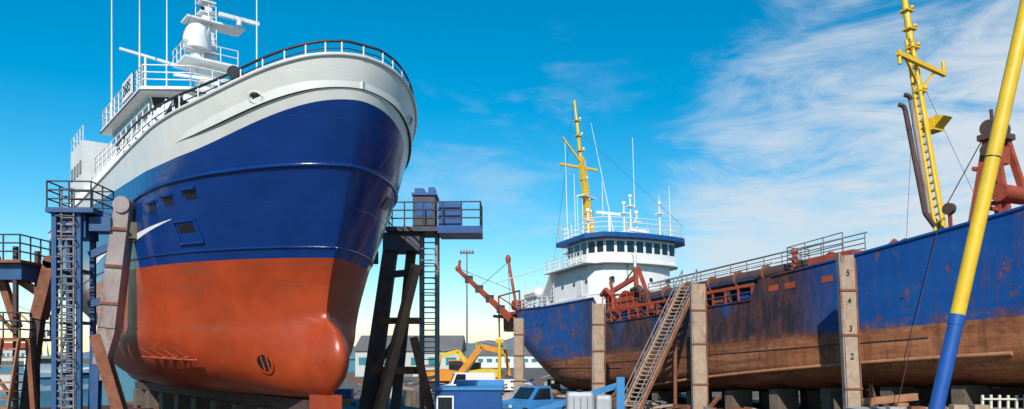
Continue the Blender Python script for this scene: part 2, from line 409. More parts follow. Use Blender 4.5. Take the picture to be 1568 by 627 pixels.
b.prism([(w0-0.92,-2.22),(w0+0.5,-4.13),(w1+1.02,-4.13),(w1+1.02,4.13),(w0+0.5,4.13),(w0-0.92,2.22)],14.72,14.8,'dark_steel')
b.rail([(w0-0.8,-2.1,14.95),(w0+0.5,-4.0,14.95),(w1+0.9,-4.0,14.95),(w1+0.9,4.0,14.95),(w0+0.5,4.0,14.95),(w0-0.8,2.1,14.95),(w0-0.8,-2.1,14.95)],1.05,'white_paint',0.035,3,1.1)
b.box((17.0,4.07,15.0),(19.2,4.15,16.0),'white_paint')
b.box((16.95,4.06,14.96),(19.25,4.10,16.05),'black')
for i in range(6): b.box((15+i*1.9,4.1,11.3),(15.8+i*1.9,4.13,12.0),'glass_dark')
b.rail([(14,4.05,12.7),(27,4.05,12.7),(27,-4.05,12.7)],1.0,'white_paint',0.035,3,1.2)
b.rail([(27.2,3.9,11.9),(34,3.9,11.9),(34,-3.9,11.9)],1.0,'white_paint',0.035,3,1.2)
b.box((29,2.0,11.9),(33.2,4.4,15.2),'white_worn'); b.box((29,-4.4,11.9),(33.2,-2.0,15.2),'white_worn')
b.box((29.3,-1.99,14.4),(32.9,1.99,15.0),'white_worn')
b.rail([(29,4.35,15.2),(33.2,4.35,15.2),(33.2,2,15.2)],0.9,'white_paint',0.03,2,1.0)
for i in range(4): b.box((29.3+i,4.41,13.2),(29.8+i,4.44,14.0),'steel_grey')
b.box((4.5,-1.2,10.3),(6.0,1.2,11.3),'white_paint'); b.tube((5.2,-1.7,11.3),(5.2,1.7,11.3),0.45,'steel_grey',12)
b.tube((3.0,3.6,12.05),(2.75,3.85,12.05),0.24,'black',12); b.tube((3.0,3.6,11.4),(3.0,3.6,12.0),0.04,'black')
b.tube((9.5,1.5,10.0),(9.5,1.5,12.8),0.3,'white_paint',10); b.beam((9.5,1.5,12.6),(13.5,2.5,14.2),0.3,0.3,'white_paint')
b.done('wheelhouse',TR)
text('registration_number','2685',0.85,'black',TR,(18.1,4.17,15.5),(R(90),0,R(180)))
# mast
b=B()
mx_=18.6
b.beam((mx_,0,14.9),(mx_,0,18.2),1.5,1.3,'white_paint',0.9,0.8)
b.beam((mx_,0,18.2),(mx_+0.2,0,21.2),0.75,0.7,'white_paint',0.5,0.45)
b.beam((mx_+0.2,0,21.2),(mx_+0.3,0,24.5),0.4,0.35,'white_paint',0.2,0.2)
b.box((mx_-1.2,-1.3,17.6),(mx_+1.0,1.5,17.72),'white_paint')
b.rail([(mx_-1.2,-1.3,17.7),(mx_-1.2,1.5,17.7),(mx_+1,1.5,17.7)],0.8,'white_paint',0.03,2,0.8)
b.tube((mx_-0.8,0.75,17.7),(mx_-0.8,0.75,18.2),0.35,'white_paint',10)
b.tube((mx_-0.8,0.75,18.2),(mx_-0.8,0.75,18.8),0.72,'white_paint',16); b.ball((mx_-0.8,0.75,18.8),0.72,'white_paint',18,10,1.15)
b.box((mx_-0.6,-1.9,20.0),(mx_+0.6,1.2,20.1),'white_paint')
b.box((mx_-0.9,-2.6,20.35),(mx_-0.7,-0.4,20.55),'white_paint'); b.tube((mx_-0.8,-1.5,20.1),(mx_-0.8,-1.5,20.35),0.15,'white_paint')
b.box((mx_-0.15,-1.4,22.0),(mx_+0.4,1.4,22.08),'white_paint')
for y in (-1.2,1.2): b.tube((mx_,y,22.05),(mx_,y,23.6),0.04,'white_paint')
for z in (19.2,20.6,21.2,21.6,22.6,23.2): b.box((mx_-0.25,-0.42,z),(mx_+0.45,0.42,z+0.07),'white_paint'); b.ball((mx_-0.2,0.3,z+0.2),0.12,'black')
b.ladder((mx_-0.5,-0.2,15.6),(mx_-0.3,-0.2,21),0.4,(0,1,0),'white_paint',0.03)
b.path([(mx_,0,22.5),(mx_-6,3.6,15)],0.012,'rail_dark'); b.path([(mx_,0,22.5),(mx_-6,-3.6,15)],0.012,'rail_dark')
b.ball((mx_+1.4,-1.6,17.2),0.45,'white_paint'); b.tube((mx_+1.4,-1.6,14.9),(mx_+1.4,-1.6,17),0.08,'white_paint')
b.beam((mx_-1.2,-2.6,16.9),(mx_-0.6,1.9,16.7),0.14,0.14,'white_paint')
b.tube((17.5,3.4,14.9),(17.5,3.4,17.2),0.06,'white_paint'); b.beam((17.4,1.9,17.0),(17.6,4.6,17.3),0.14,0.12,'white_paint')
for (x,y,z0,z1) in ((22.5,4.0,14.9,24.5),(20.5,1.6,14.9,23.5),(11.5,-0.2,10.5,21.5),(16.5,3.9,14.9,20.0),(20,0.2,14.9,23.2),(13.5,-3.0,10.5,15.8),(15.5,-3.4,12,16.5)):
    b.tube((x,y,z0),(x,y,z1),0.055,'white_paint',6,0.02)
b.done('radar_mast',TR)
b=B()
b.box((2.6,-0.35,-0.9),(4.1,0.35,0.25),'trawler_red')
b.box((4.4,-0.3,-0.5),(34,0.3,-0.004),'rust_dark')
for i in range(9): 
    x=5+i*3.4; b.box((x,-0.6,-1.6),(x+0.9,0.6,-0.51),'wood_dark')
b.done('keel_blocks',TR)
b=B()
for y in (-4.5,0,4.5): b.box((1,y-0.3,-2.18),(38,y+0.3,-1.62),'rust')
for i in range(8):
    x=3+i*4.5; b.box((x,-9,-1.98),(x+0.5,9,-1.66),'rust_dark')
b.done('ship_cradle',None,TO,(0,0,R(128)))

# ------------------------------------------------------------------ ACCESS TOWERS
b=B()
for x in (0,1.0):
    for y in (0,1.2): b.beam((x,y,0),(x,y,10.0),0.2,0.2,'tower_blue')
z=0.6
while z<10:
    b.beam((0,0,z),(1.0,0,z),0.07,0.07,'steel_grey'); z+=0.32
for z in (1,3.2,5.4,7.6,9.6):
    b.beam((0,0,z),(0,1.2,z),0.12,0.12,'tower_blue'); b.beam((1.0,0,z),(1.0,1.2,z),0.12,0.12,'tower_blue'); b.beam((0,1.2,z),(1,1.2,z),0.12,0.12,'tower_blue')
    if z<9: b.beam((0,0.05,z),(0,1.15,z+2.2),0.08,0.08,'tower_blue')
b.ladder((0.62,-0.2,0),(0.62,-0.2,11.0),0.5,(1,0,0),'steel_grey',0.045)
for i in range(9):
    zz=3+i*0.85; b.path([(0.35,-0.2,zz),(0.3,-0.55,zz),(0.62,-0.75,zz),(0.95,-0.55,zz),(0.9,-0.2,zz)],0.025,'steel_grey',4)
b.box((-0.25,-0.3,10.0),(1.7,1.9,10.2),'tower_blue')
b.box((-0.05,0.1,9.0),(1.2,1.3,9.98),'tower_blue'); b.box((1.3,0.2,9.3),(2.2,1.2,9.9),'tower_blue')
b.rail([(-0.2,1.8,10.2),(-0.2,-0.25,10.2),(1.6,-0.25,10.2),(1.6,1.8,10.2),(-0.2,1.8,10.2)],1.1,'dark_steel',0.035,3,0.9)
b.beam((1.95,0.7,5.2),(2.6,0.7,10.5),0.75,0.8,'rust_grey',0.65,0.7)
b.tube((2.6,0.25,10.45),(2.6,1.15,10.45),0.36,'rust_grey',14)
for t in (0.2,0.5,0.8): b.beam((1.95+0.65*t-0.4,0.28,5.2+5.3*t),(1.95+0.65*t+0.4,0.28,5.2+5.3*t-0.05),0.06,0.12,'rust')
b.beam((1.5,0.6,10.0),(2.4,0.6,9.6),0.35,0.5,'tower_blue')
b.beam((1.15,0.6,8.3),(2.35,0.7,8.9),0.22,0.3,'tower_blue'); b.beam((1.1,0.6,6.2),(2.1,0.7,6.5),0.22,0.3,'tower_blue')
b.beam((1.95,0.7,5.2),(1.6,0.7,3.6),0.75,0.7,'rust_grey',0.55,0.6)
b.ibeam((1.45,0.6,4.9),(2.9,0.6,0.0),0.5,0.42,'rust')
b.ibeam((1.45,0.6,4.9),(1.3,0.6,0.0),0.4,0.3,'tower_blue')
b.beam((1.2,0.6,3.2),(2.1,0.6,3.0),0.25,0.3,'rust_grey')
b.beam((2.6,0.7,9.4),(3.3,0.9,9.4),0.5,0.7,'wood_dark')
b.done('access_tower',None,(-19.25,33.0,0),(0,0,R(3)))

b=B()
b.beam((1.75,0,10.6),(0.35,0,0.5),0.7,0.8,'rust_dark',0.9,0.9)
b.beam((2.75,0.5,10.2),(1.8,0.3,0.5),0.5,0.5,'rust_dark')
b.beam((3.15,-0.8,8.9),(0.9,-0.8,0.0),0.5,0.5,'rust_orange',0.65,0.6)
b.beam((3.0,-0.9,8.7),(0.78,-0.9,0.2),0.12,0.75,'rust')
b.ibeam((3.0,-0.8,5.0),(4.2,-0.8,0.0),0.4,0.4,'rust')
b.beam((0.6,-0.3,3.2),(3.4,-0.3,3.2),0.4,0.4,'rust'); b.beam((1.2,-0.3,5.9),(3.4,-0.3,5.9),0.35,0.35,'rust'); b.beam((1.5,-0.3,8.4),(3.4,-0.3,8.6),0.35,0.35,'rust_dark')
b.beam((0.9,-0.4,3.3),(2.6,-0.4,5.8),0.25,0.25,'rust'); b.beam((-0.3,0,0.2),(2.2,0,4.2),0.3,0.3,'rust')
for x in (3.3,4.15):
    for y in (0,1.0): b.beam((x,y,0),(x,y,11.0),0.16,0.16,'steel_grey')
for i in range(34): b.beam((3.3,0,0.6+i*0.32),(4.15,0,0.6+i*0.32),0.06,0.06,'steel_grey')
for i in range(5):
    b.beam((4.15,0,1+i*2),(4.15,1.0,3+i*2),0.07,0.07,'steel_grey'); b.beam((3.3,0,3+i*2),(3.3,1.0,1+i*2),0.07,0.07,'steel_grey')
for i in range(11):
    zz=2.6+i*0.8; b.path([(3.4,0,zz),(3.35,-0.45,zz),(3.72,-0.65,zz),(4.1,-0.45,zz),(4.05,0,zz)],0.03,'steel_grey',4)
b.box((1.5,-0.9,10.7),(4.3,1.6,10.95),'dark_steel'); b.box((1.3,-0.6,9.7),(3.3,1.2,10.68),'dark_steel')
b.box((4.3,-0.9,10.6),(6.65,1.5,10.98),'steel_blue_clean')
b.box((4.3,-0.5,11.0),(5.5,1.2,12.3),'steel_blue_clean')
b.box((2.9,-0.4,11.0),(4.1,1.2,12.7),'dark_steel'); b.box((2.85,-0.5,12.72),(4.2,1.3,12.85),'steel_blue_clean'); b.box((3.0,-0.45,12.85),(3.5,0.5,13.1),'steel_blue_clean'); b.box((3.75,-0.45,12.85),(4.1,0.5,13.15),'steel_blue_clean')
b.box((3.05,-0.42,11.6),(3.95,-0.405,12.4),'steel_blue_clean')
b.rail([(1.5,1.5,10.95),(1.5,-0.85,10.95),(6.6,-0.85,10.99),(6.6,1.45,10.99)],1.3,'dark_steel',0.04,3,1.0)
b.beam((0.9,0,9.4),(0.1,0.1,9.4),0.5,0.7,'wood_dark')
b.done('access_tower',None,(-8.3,43.0,0),(0,0,0))

b=B()
for x in (-2.2,0.0):
    for y in (0,1.5): b.beam((x,y,0),(x,y,8.6),0.16,0.16,'rust_dark')
b.beam((-2.0,0.6,10.5),(-0.3,0.6,5.2),0.3,0.3,'rust')
for z in (8.0,4.75):
    b.box((-2.4,-0.4,z-0.12),(0.45,1.9,z),'rust')
    b.rail([(-2.4,-0.35,z),(0.4,-0.35,z),(0.4,1.8,z)],1.05,'dark_steel',0.035,3,0.8)
b.box((-1.6,-0.1,7.2),(0.3,1.4,7.86),'tower_blue')
b.beam((1.15,0.7,8.0),(0.55,0.7,5.6),0.5,0.6,'rust'); b.tube((1.15,0.4,8.0),(1.15,1.0,8.0),0.28,'rust',10)
b.beam((0.55,0.7,5.6),(-0.2,0.7,0),0.4,0.4,'rust_dark'); b.beam((-0.2,0.7,7.2),(0.7,0.7,6.6),0.25,0.3,'rust')
for i in range(13): b.box((-0.35-0.06*i+0.2,-0.55,4.6-0.35*i),(0.55-0.06*i,0.2,4.66-0.35*i),'rust_orange')
b.beam((0.5,-0.55,4.7),(-0.25,-0.55,0.0),0.06,0.2,'rust_orange'); b.beam((-0.2,-0.55,4.7),(-0.9,-0.55,0),0.06,0.2,'rust')
b.beam((0.55,0.0,4.7),(0.9,0.0,0),0.2,0.2,'rust')
b.beam((-2.1,0.2,7.1),(-0.1,0.2,4.9),0.12,0.12,'rust'); b.beam((-2.1,0.2,4.6),(-0.1,0.2,2.0),0.12,0.12,'rust')
b.done('rusty_access_tower',None,(-20.9,33.0,0))

# ------------------------------------------------------------------ DREDGER
DR=empty('dredger_ship',(35.4,21.3,3.5),(0,R(3.0),R(117.1)))
LD=70.0
def dsD(z): return 3.5*(1-clamp(z/9.5))**1.5
def deD(z): return LD-6.0*(1-clamp(z/6.5))**1.3
def surfD(d,z):
    bz=5.5
    if z<1.8: t=1-z/1.8; bz=5.5*max(0,(1-t**2.6))**(1/2.2)
    E=15-5*clamp(z/9); q=1.1+0.8*clamp(z/9)
    t=clamp((d-dsD(z))/E); h=bz*max(0,(1-(1-t)**2.1))**(1/q)
    e=deD(z); A=7+ 9*(1-clamp(z/5.5)); t=clamp((e-d)/A)
    h*=max(0,1-(1-t)**2.3)**(1/(1.15+1.1*clamp(z/6)))
    return h
TOPD=itp([(0,10.2),(8,8.9),(18,7.85),(26,7.3),(33.0,6.95),(33.6,5.75),(50.6,5.75),(51.6,8.0),(60,8.15),(70,8.7)])
WLD=lambda d:3.2
MIDD=lambda d:3.2+(TOPD(d)-3.2)*0.5
b=B()
build_hull(b,surfD,dsD,deD,[lambda d:0.0,WLD,MIDD,TOPD],['dredger_brown','dredger_blue','dredger_blue'],[12,4,4],170,deckmat='rust_dark',deckdrop=0.9,umap=lambda u:0.5*u+0.25*(1-math.cos(math.pi*u)))
b.done('hull',DR)
def onD(d,z,side=1,off=0.0):
    e=0.05; bb=surfD(d,z); bd=(surfD(d+e,z)-bb)/e
    n=Vector((-bd,1)).normalized(); return (d+n.x*off,(bb+n.y*off)*side,z)
b=B()
for sd in (1,-1):
    b.path([onD(2+i,TOPD(2+i),sd,0.0) for i in range(31)],0.10,'dredger_blue')
    b.path([onD(33.8+i,5.75,sd,0.0) for i in range(17)],0.09,'dredger_blue')
    b.path([onD(51.8+i*0.5,TOPD(51.8+i*0.5),sd,0.0) for i in range(34)],0.10,'dredger_blue')
    b.path([onD(18+i,1.55-0.0012*i*i,sd,0.06) for i in range(28)],0.11,'rust_orange')
    b.path([onD(22+i,2.55,sd,0.02) for i in range(30)],0.035,'rust_dark')
    b.path([onD(48+i*0.5,2.1+0.02*i,sd,0.04) for i in range(24)],0.05,'rust')
for dd in (30.2,31.5,27.5):
    g=[[onD(dd,6.1,1,0.02),onD(dd+0.8,6.1,1,0.02)],[onD(dd,6.45,1,0.02),onD(dd+0.8,6.45,1,0.02)]]; b.grid(g,'rust_red')
for i in range(6):
    d=60.5+i*1.1; b.tube(onD(d,6.6,1,0.01),onD(d,6.6,1,0.05),0.12,'black',8)
for i in range(9):
    d=20+i*3.3; b.tube(onD(d,4.7,1,0.01),onD(d,4.7,1,0.05),0.08,'rust_dark',8)
b.done('hull_fittings',DR)
b=B()
b.box((30,-3.6,4.8),(49.5,3.6,6.7),'rust_dark')
b.box((30,3.62,6.35),(49,3.78,6.7),'rust_red')
for i in range(14):
    x=33.9+i*1.2; b.beam((x,5.3,5.8),(x,5.3,6.75),0.12,0.12,'rust_red'); 
b.beam((33.8,5.3,6.75),(50.3,5.3,6.75),0.14,0.2,'rust_red'); b.path([(33.8,5.3,6.3),(50.3,5.3,6.3)],0.05,'steel_blue_clean')
b.path([(33.8,5.25,7.1),(46,5.25,7.1)],0.05,'steel_blue_clean')
for i in range(7):
    x=34.5+i*2.2; b.box((x,4.5,5.0),(x+1.1,5.0,6.3),random.choice(['rust_red','rust','steel_blue_clean','rust_red']))
b.tube((27,4.3,7.45),(47,4.3,7.35),0.42,'rust_dark',14)
for i in range(8): b.tube((28.5+i*2.5,4.3,7.44),(28.62+i*2.5,4.3,7.44),0.56,'rust',14)
for i in range(8): b.box((29.5+i*2.5,4.1,5.0),(29.7+i*2.5,4.5,7.0),'rust_dark')
b.box((26.5,3.4,7.3),(29.5,5.2,7.7),'rust_red'); b.box((30,-3.4,6.72),(46,3.4,7.2),'rust_dark')
b.rail([(27,3.4,7.7),(47,3.4,7.5)],1.15,'steel_grey',0.035,4,1.6)
b.rail([(27,5.2,7.75),(31,5.2,7.6),(31,3.4,7.6)],1.0,'steel_grey',0.035,3,1.4)
b.rail([(33.8,3.5,6.7),(46,3.5,6.7)],1.6,'white_worn',0.03,3,2.0)
b.path([(46.8,3.2,8.6),(27,3.2,8.9)],0.04,'steel_grey')
b.done('dredge_pipe_and_rails',DR)
b=B()
b.box((46.5,0.5,5.0),(50.5,5.0,5.9),'rust_dark')
b.box((47,3.0,5.9),(50.3,4.9,6.8),'rust_red')
b.tube((48.0,2.4,7.2),(48.0,4.9,7.2),0.75,'rust_red',16); b.tube((48.0,2.3,7.2),(48.0,2.4,7.2),1.0,'rust_dark',16); b.tube((48,4.9,7.2),(48,5.0,7.2),1.0,'rust_red',16)
b.tube((50.0,2.8,7.3),(50.0,4.7,7.3),0.55,'rust',14)
b.beam((46.8,4.6,6),(47.6,4.2,10.0),0.3,0.4,'rust_red',0.25,0.25); b.beam((46.3,3.4,6),(47.5,4.0,10.0),0.28,0.3,'rust_red',0.25,0.25)
b.beam((47.5,4.1,9.3),(51.5,4.5,8.2),0.25,0.35,'rust_red'); b.beam((47.5,4.0,8.3),(50.9,4.5,7.0),0.2,0.25,'rust')
b.tube((50.8,4.6,8.1),(50.8,4.6,7.0),0.3,'rust_dark',10); b.path([(47.6,4.2,10.0),(50.3,3.4,9.2),(51.6,4.3,8.4)],0.06,'rust_dark')
b.path([(45.5,4.9,5.8),(45.4,4.9,7.4),(46.3,4.9,8.2),(47.4,4.7,8.1)],0.24,'rust_dark',10)
b.path([(49.6,5.0,6.0),(49.6,5.0,7.9),(50.6,5.0,8.6),(51.3,5.0,8.2)],0.2,'rust_red',10)
for i in range(7):
    b.box((45.2+i*0.8,4.3,5.9+random.random()*0.4),(45.7+i*0.8,5.0,6.5+random.random()*1.1),random.choice(['rust_red','rust','rust_dark']))
b.path([(47.6,4.2,11.0),(47.6,4.2,10.0)],0.12,'white_worn'); b.path([(47.5,4.1,11.2),(52.5,1.0,13.2)],0.02,'rail_dark')
b.beam((49.5,4.8,6.8),(50.2,4.8,9.2),0.2,0.2,'rust_red')
b.rail([(45,5.1,6.8),(51,5.1,6.8)],1.1,'rust_red',0.04,2,0.9)
b.done('deck_winch',DR)
def plan2(x0,x1,hb):
    fr=[(x0+0.9*(abs(t)**2.2)+(0.9*max(0,abs(t)-0.8)/0.2),hb*t) for t in [-1,-0.9,-0.8,-0.6,-0.4,-0.2,0,0.2,0.4,0.6,0.8,0.9,1]]
    return [(x1,-hb)]+fr+[(x1,hb)]
b=B()
b.prism(plan2(52.6,67.0,4.5),6.5,8.6,'white_worn')
b.prism(plan2(52.4,60.0,4.4),8.6,11.3,'white_paint')
b.prism([(60.01,-4.0),(63.5,-4.0),(63.5,3.2),(60.01,3.2)],8.6,10.4,'white_worn')
p0=plan2(51.9,57.0,4.7); b.prism(p0,11.3,13.3,'white_paint')
b.prism([(57.01,-3.2),(60.0,-3.2),(60.0,3.0),(57.01,3.0)],11.3,13.2,'white_paint')
pr=plan2(51.2,57.8,5.4); b.prism(pr,13.3,13.7,'steel_blue_clean'); b.prism(plan2(51.4,57.6,5.2),13.7,13.75,'white_paint')
b.box((57.4,-3.4,13.3),(60.6,3.2,13.45),'white_paint')
b.prism(plan2(51.75,60.3,4.9),11.2,11.35,'white_paint')
for i in range(len(p0)-1):
    a0,a1=p0[i],p0[i+1]
    ln=math.hypot(a1[0]-a0[0],a1[1]-a0[1]); k=max(1,int(round(ln/1.1)))
    if ln<0.45: continue
    nx,ny=-(a1[1]-a0[1])/ln,(a1[0]-a0[0])/ln
    for j in range(k):
        t0=(j+0.13)/k;t1=(j+0.87)/k; u=lerp2(a0,a1,t0);v=lerp2(a0,a1,t1)
        q=[(u[0]+nx*0.03,u[1]+ny*0.03,12.15),(v[0]+nx*0.03,v[1]+ny*0.03,12.15),(v[0]+nx*0.03,v[1]+ny*0.03,13.1),(u[0]+nx*0.03,u[1]+ny*0.03,13.1)]
        b.add(q,[(0,1,2,3)],'glass_dark')
for y in (-3,-1,1,3): b.tube((52.75,y,9.9),(52.38+0.03*abs(y),y,9.9),0.2,'glass_dark',10)
for x in (54.5,56.5,58.5): b.tube((x,4.38,9.8),(x,4.43,9.8),0.2,'glass_dark',10)
for x in (54,56.5,59,61.5,64): b.tube((x,4.48,7.8),(x,4.53,7.8),0.2,'glass_dark',10)
b.box((55.2,4.4,8.7),(56.0,4.45,10.6),'white_worn')
for z in (8.6,11.3): b.beam((52.38,1.5,z-1.5),(52.38,1.5,z),0.06,0.06,'steel_grey')
rp=[(x,y,13.75) for x,y in plan2(51.4,57.6,5.2)]; b.rail(rp+[rp[0]],1.25,'white_paint',0.04,3,1.0)
b.rail([(57.8,3.1,13.45),(60.5,3.1,13.45),(60.5,-3.3,13.45)],1.2,'white_paint',0.04,3,1.0)
b.rail([(60.3,4.3,8.6),(66.8,4.3,8.6),(66.8,-4.3,8.6)],1.1,'white_paint',0.04,3,1.0)
b.rail([(63.4,3.1,10.4),(63.4,-3.9,10.4)],1.1,'white_paint',0.04,3,1.0); b.rail([(60.1,3.1,10.4),(63.4,3.1,10.4)],1.1,'white_paint',0.04,3,1.0)
b.rail([(60.2,4.8,11.3),(60.2,-4.6,11.3)],1.1,'white_paint',0.04,3,1.0)
b.rail([(60,5.2,8.15),(64,5.1,8.4),(68,4.2,8.6),(69.5,2.0,8.6)],1.0,'white_paint',0.04,3,1.0)
b.box((53.0,4.41,11.2),(60.3,5.4,11.3),'white_paint'); b.rail([(53.6,5.3,11.3),(60.2,5.3,11.3)],1.0,'white_paint',0.035,3,1.0)
b.beam((61.5,4.9,8.6),(59.2,4.9,11.2),0.7,0.12,'white_worn')
b.tube((62.0,4.9,9.7),(64.0,4.9,9.7),0.55,'white_paint',14); b.ball((62.0,4.9,9.7),0.55,'white_paint'); b.ball((64.0,4.9,9.7),0.55,'white_paint'); b.box((62.0,4.3,9.66),(64.0,5.47,9.74),'orange')
b.tube((61.9,4.2,8.6),(61.9,5.2,10.9),0.07,'white_worn'); b.tube((64.3,4.2,8.6),(64.3,5.2,10.9),0.07,'white_worn')
b.box((61.0,-3.0,10.4),(63,-0.5,12.4),'white_worn'); b.box((65,1.0,8.6),(66.2,2.4,10.0),'white_paint')
b.beam((60.5,4.6,12.1),(69.5,6.0,11.6),0.09,0.09,'white_paint')
b.box((52.5,-1,13.75),(54,1,14.35),'white_paint')
b.done('superstructure',DR)
b=B()
base=Vector((59.4,0.5,13.4)); top=Vector((61.0,1.0,28.6))
b.beam(base,base.lerp(top,0.62),0.62,0.55,'yellow',0.42,0.38); b.tube(base.lerp(top,0.62),top,0.2,'yellow',10,0.1)
yc=base.lerp(top,0.56); b.beam(yc+Vector((0.45,-2.0,0.0)),yc+Vector((0.45,2.2,0.15)),0.2,0.2,'yellow')
b.beam(base.lerp(top,0.72)+Vector((-0.2,2.0,0.2)),base.lerp(top,0.58),0.16,0.14,'yellow')
b.beam(base.lerp(top,0.36)+Vector((-0.5,0.9,0)),base.lerp(top,0.36)+Vector((0.5,-1.1,0)),0.9,0.1,'white_paint')
for t in (0.15,0.25,0.33,0.47,0.66,0.76,0.86): p=base.lerp(top,t); b.box((p.x-0.3,p.y-0.3,p.z),(p.x+0.3,p.y+0.3,p.z+0.08),'yellow'); b.ball((p.x-0.3,p.y-0.2,p.z+0.22),0.12,'white_paint')
b.ladder(base+Vector((-0.45,0,0)),base.lerp(top,0.6)+Vector((-0.35,0,0)),0.4,(0,1,0),'yellow',0.03)
b.box((57.0,-1.2,16.6),(57.2,1.4,16.85),'white_paint'); b.tube((57.1,0,13.75),(57.1,0,16.6),0.12,'white_paint')
for (x,y,z) in ((60,2.8,24),(60,1.9,21),(57.2,-3.0,24.3),(57,-1.6,17.8),(54.5,-3.8,18.2),(54.0,-4.6,19.0),(57,3.5,18),(56,3.6,17.5),(59,-0.6,20.3)):
    b.tube((x,y,13.4),(x,y,z),0.05,'white_paint',6,0.025)
b.tube((58.6,-1.9,13.4),(60,-0.2,26.2),0.05,'white_paint',6,0.02)
for (x,y,z) in ((57,-1.6,17.8),(54.5,-3.8,17.4),(57,2.4,16.8),(57.2,-2.5,18.6),(56.8,-2.9,17.0)):
    b.tube((x,y,13.7),(x,y,z),0.07,'white_paint'); b.ball((x,y,z),0.2,'white_paint',10,6); b.box((x-0.35,y-0.35,z-1),(x+0.35,y+0.35,z-0.92),'white_paint')
b.path([top,(69,0,9)],0.015,'rail_dark'); b.path([base.lerp(top,0.8),(52.5,4.8,15)],0.015,'rail_dark'); b.path([base.lerp(top,0.8),(52.5,-4.8,15)],0.015,'rail_dark')
b.done('signal_mast',DR)
b=B()
b.beam((68.5,4.6,7.8),(76.6,6.9,14.0),0.5,0.6,'rust_red',0.3,0.35)
b.beam((68.5,3.8,7.6),(76.6,6.8,13.9),0.2,0.2,'rust_red')
for t in (0.2,0.4,0.6,0.8): p=Vector((68.5,4.6,7.8)).lerp(Vector((76.6,6.9,14.0)),t); b.box((p.x-0.3,p.y-0.4,p.z-0.4),(p.x+0.1,p.y+0.4,p.z+0.4),'rust_dark')
b.ball((76.7,6.9,14.2),0.35,'rust_red',10,6); b.tube((76.6,6.9,14.0),(76.4,6.8,15.1),0.16,'rust_red')
b.tube((70.0,3.0,8),(71.5,3.3,14.6),0.16,'rust_red'); b.ball((71.5,3.3,14.6),0.3,'rust_red',10,6,1.7)
b.path([(71.5,3.3,14.3),(74,5.5,11.9)],0.03,'rust_dark'); b.path([(71.5,3.3,14.3),(69,4.5,8.5)],0.03,'rust_dark'); b.path([(76.6,6.9,14.2),(70.4,3.1,11)],0.03,'rust_dark')
b.box((66.5,1.0,8.3),(72.0,4.6,8.6),'rust_red'); 
for (x,y) in ((67,4.4),(71.8,4.4),(71.8,1.2)): b.beam((x,y,6.2),(x,y,10.6),0.14,0.14,'rust_red')
b.beam((67,4.4,10.6),(71.8,4.4,10.6),0.14,0.14,'rust_red'); b.beam((67,4.4,8.6),(71.8,4.4,10.6),0.1,0.1,'rust_red')
b.tube((68.6,3.0,9.3),(68.6,4.3,9.3),0.55,'rust_red',12)
b.box((69.4,1.5,6.8),(71.6,4.0,8.3),'rust'); b.beam((71,3.0,8.2),(73.0,4.4,8.6),0.5,0.3,'rust_red')
b.done('stern_derrick',DR)
b=B()
fb=Vector((24.4,0.0,6.4)); ft=Vector((26.6,0.1,25.5))
for o in (Vector((0.25,0.25,0)),Vector((-0.25,0.25,0)),Vector((0,-0.3,0))):
    b.tube(fb+o,fb.lerp(ft,0.72)+o*0.6,0.11,'yellow',8)
for i in range(30):
    p=fb.lerp(ft,0.72*i/30);q=fb.lerp(ft,0.72*(i+0.5)/30)
    b.path([p+Vector((0.25,0.25,0)),q+Vector((-0.25,0.25,0)),q+Vector((0,-0.3,0)),p+Vector((0.25,0.25,0))],0.04,'yellow',4)
b.tube(fb.lerp(ft,0.72),ft+Vector((0.1,0,2)),0.2,'yellow',10,0.12)
c=fb.lerp(ft,0.63); b.beam(c+Vector((-0.45,-2.0,-0.25)),c+Vector((-0.45,2.1,0.3)),0.22,0.24,'yellow'); b.beam(c+Vector((-0.4,-1.3,-0.1)),c+Vector((-0.2,-0.1,-1.3)),0.12,0.12,'yellow'); b.beam(c+Vector((-0.4,1.3,0.1)),c+Vector((-0.2,0.1,-1.1)),0.12,0.12,'yellow')
for y in (-1.9,1.95): b.tube((c.x-0.45,c.y+y,c.z-0.3),(c.x-0.45,c.y+y,c.z+0.5),0.1,'yellow')
for t in (0.55,0.69,0.75,0.81,0.87,0.93): p=fb.lerp(ft,t); b.box((p.x-0.3,p.y-0.35,p.z),(p.x+0.25,p.y+0.3,p.z+0.08),'yellow'); b.ball((p.x-0.25,p.y-0.2,p.z+0.22),0.13,'yellow',8,5)
c2=fb.lerp(ft,0.45); b.box((c2.x-0.3,c2.y-1.25,c2.z-0.3),(c2.x+0.4,c2.y-0.35,c2.z+0.4),'yellow'); b.prism_y([(c2.x-0.9,c2.z+0.3),(c2.x-0.3,c2.z+0.5),(c2.x-0.3,c2.z-0.2)],c2.y-1.2,c2.y-0.4,'yellow')
for k,(yo,zt,r) in enumerate(((0.55,15.9,0.14),(0.15,16.5,0.14))):
    b.path([(26.0-0.1*k,yo+0.25,zt),(25.2,yo+0.1,9.8),(24.9,yo-0.4,8.9),(24.1,yo-1.5,8.0),(23.8,yo-1.7,7.4),(23.7,yo-1.7,6.6)],r,'rust_grey' if k else 'rust_dark',10)
    b.path([(26.0-0.1*k,yo+0.25,zt),(26.0-0.1*k,yo+0.4,zt+0.25),(26.1-0.1*k,yo+0.65,zt+0.3)],r*0.9,'rust_dark',10)
b.tube((23.6,-1.6,7.2),(23.6,0.6,7.2),0.6,'rust_red',14); b.box((23.2,-1.5,6.3),(25.7,1.8,6.9),'rust_red'); b.tube((25.2,1.6,6.8),(25.2,1.6,7.9),0.4,'rust_red',12); b.beam((24.6,2.2,6.6),(25.9,2.6,8.2),0.4,0.4,'rust_red'); b.tube((24.4,2.4,7.6),(24.4,3.6,7.6),0.45,'rust_red',12)
for y in (-4,4): b.path([c,(24,y,8)],0.012,'rail_dark')
b.done('foremast',DR)
b=B()
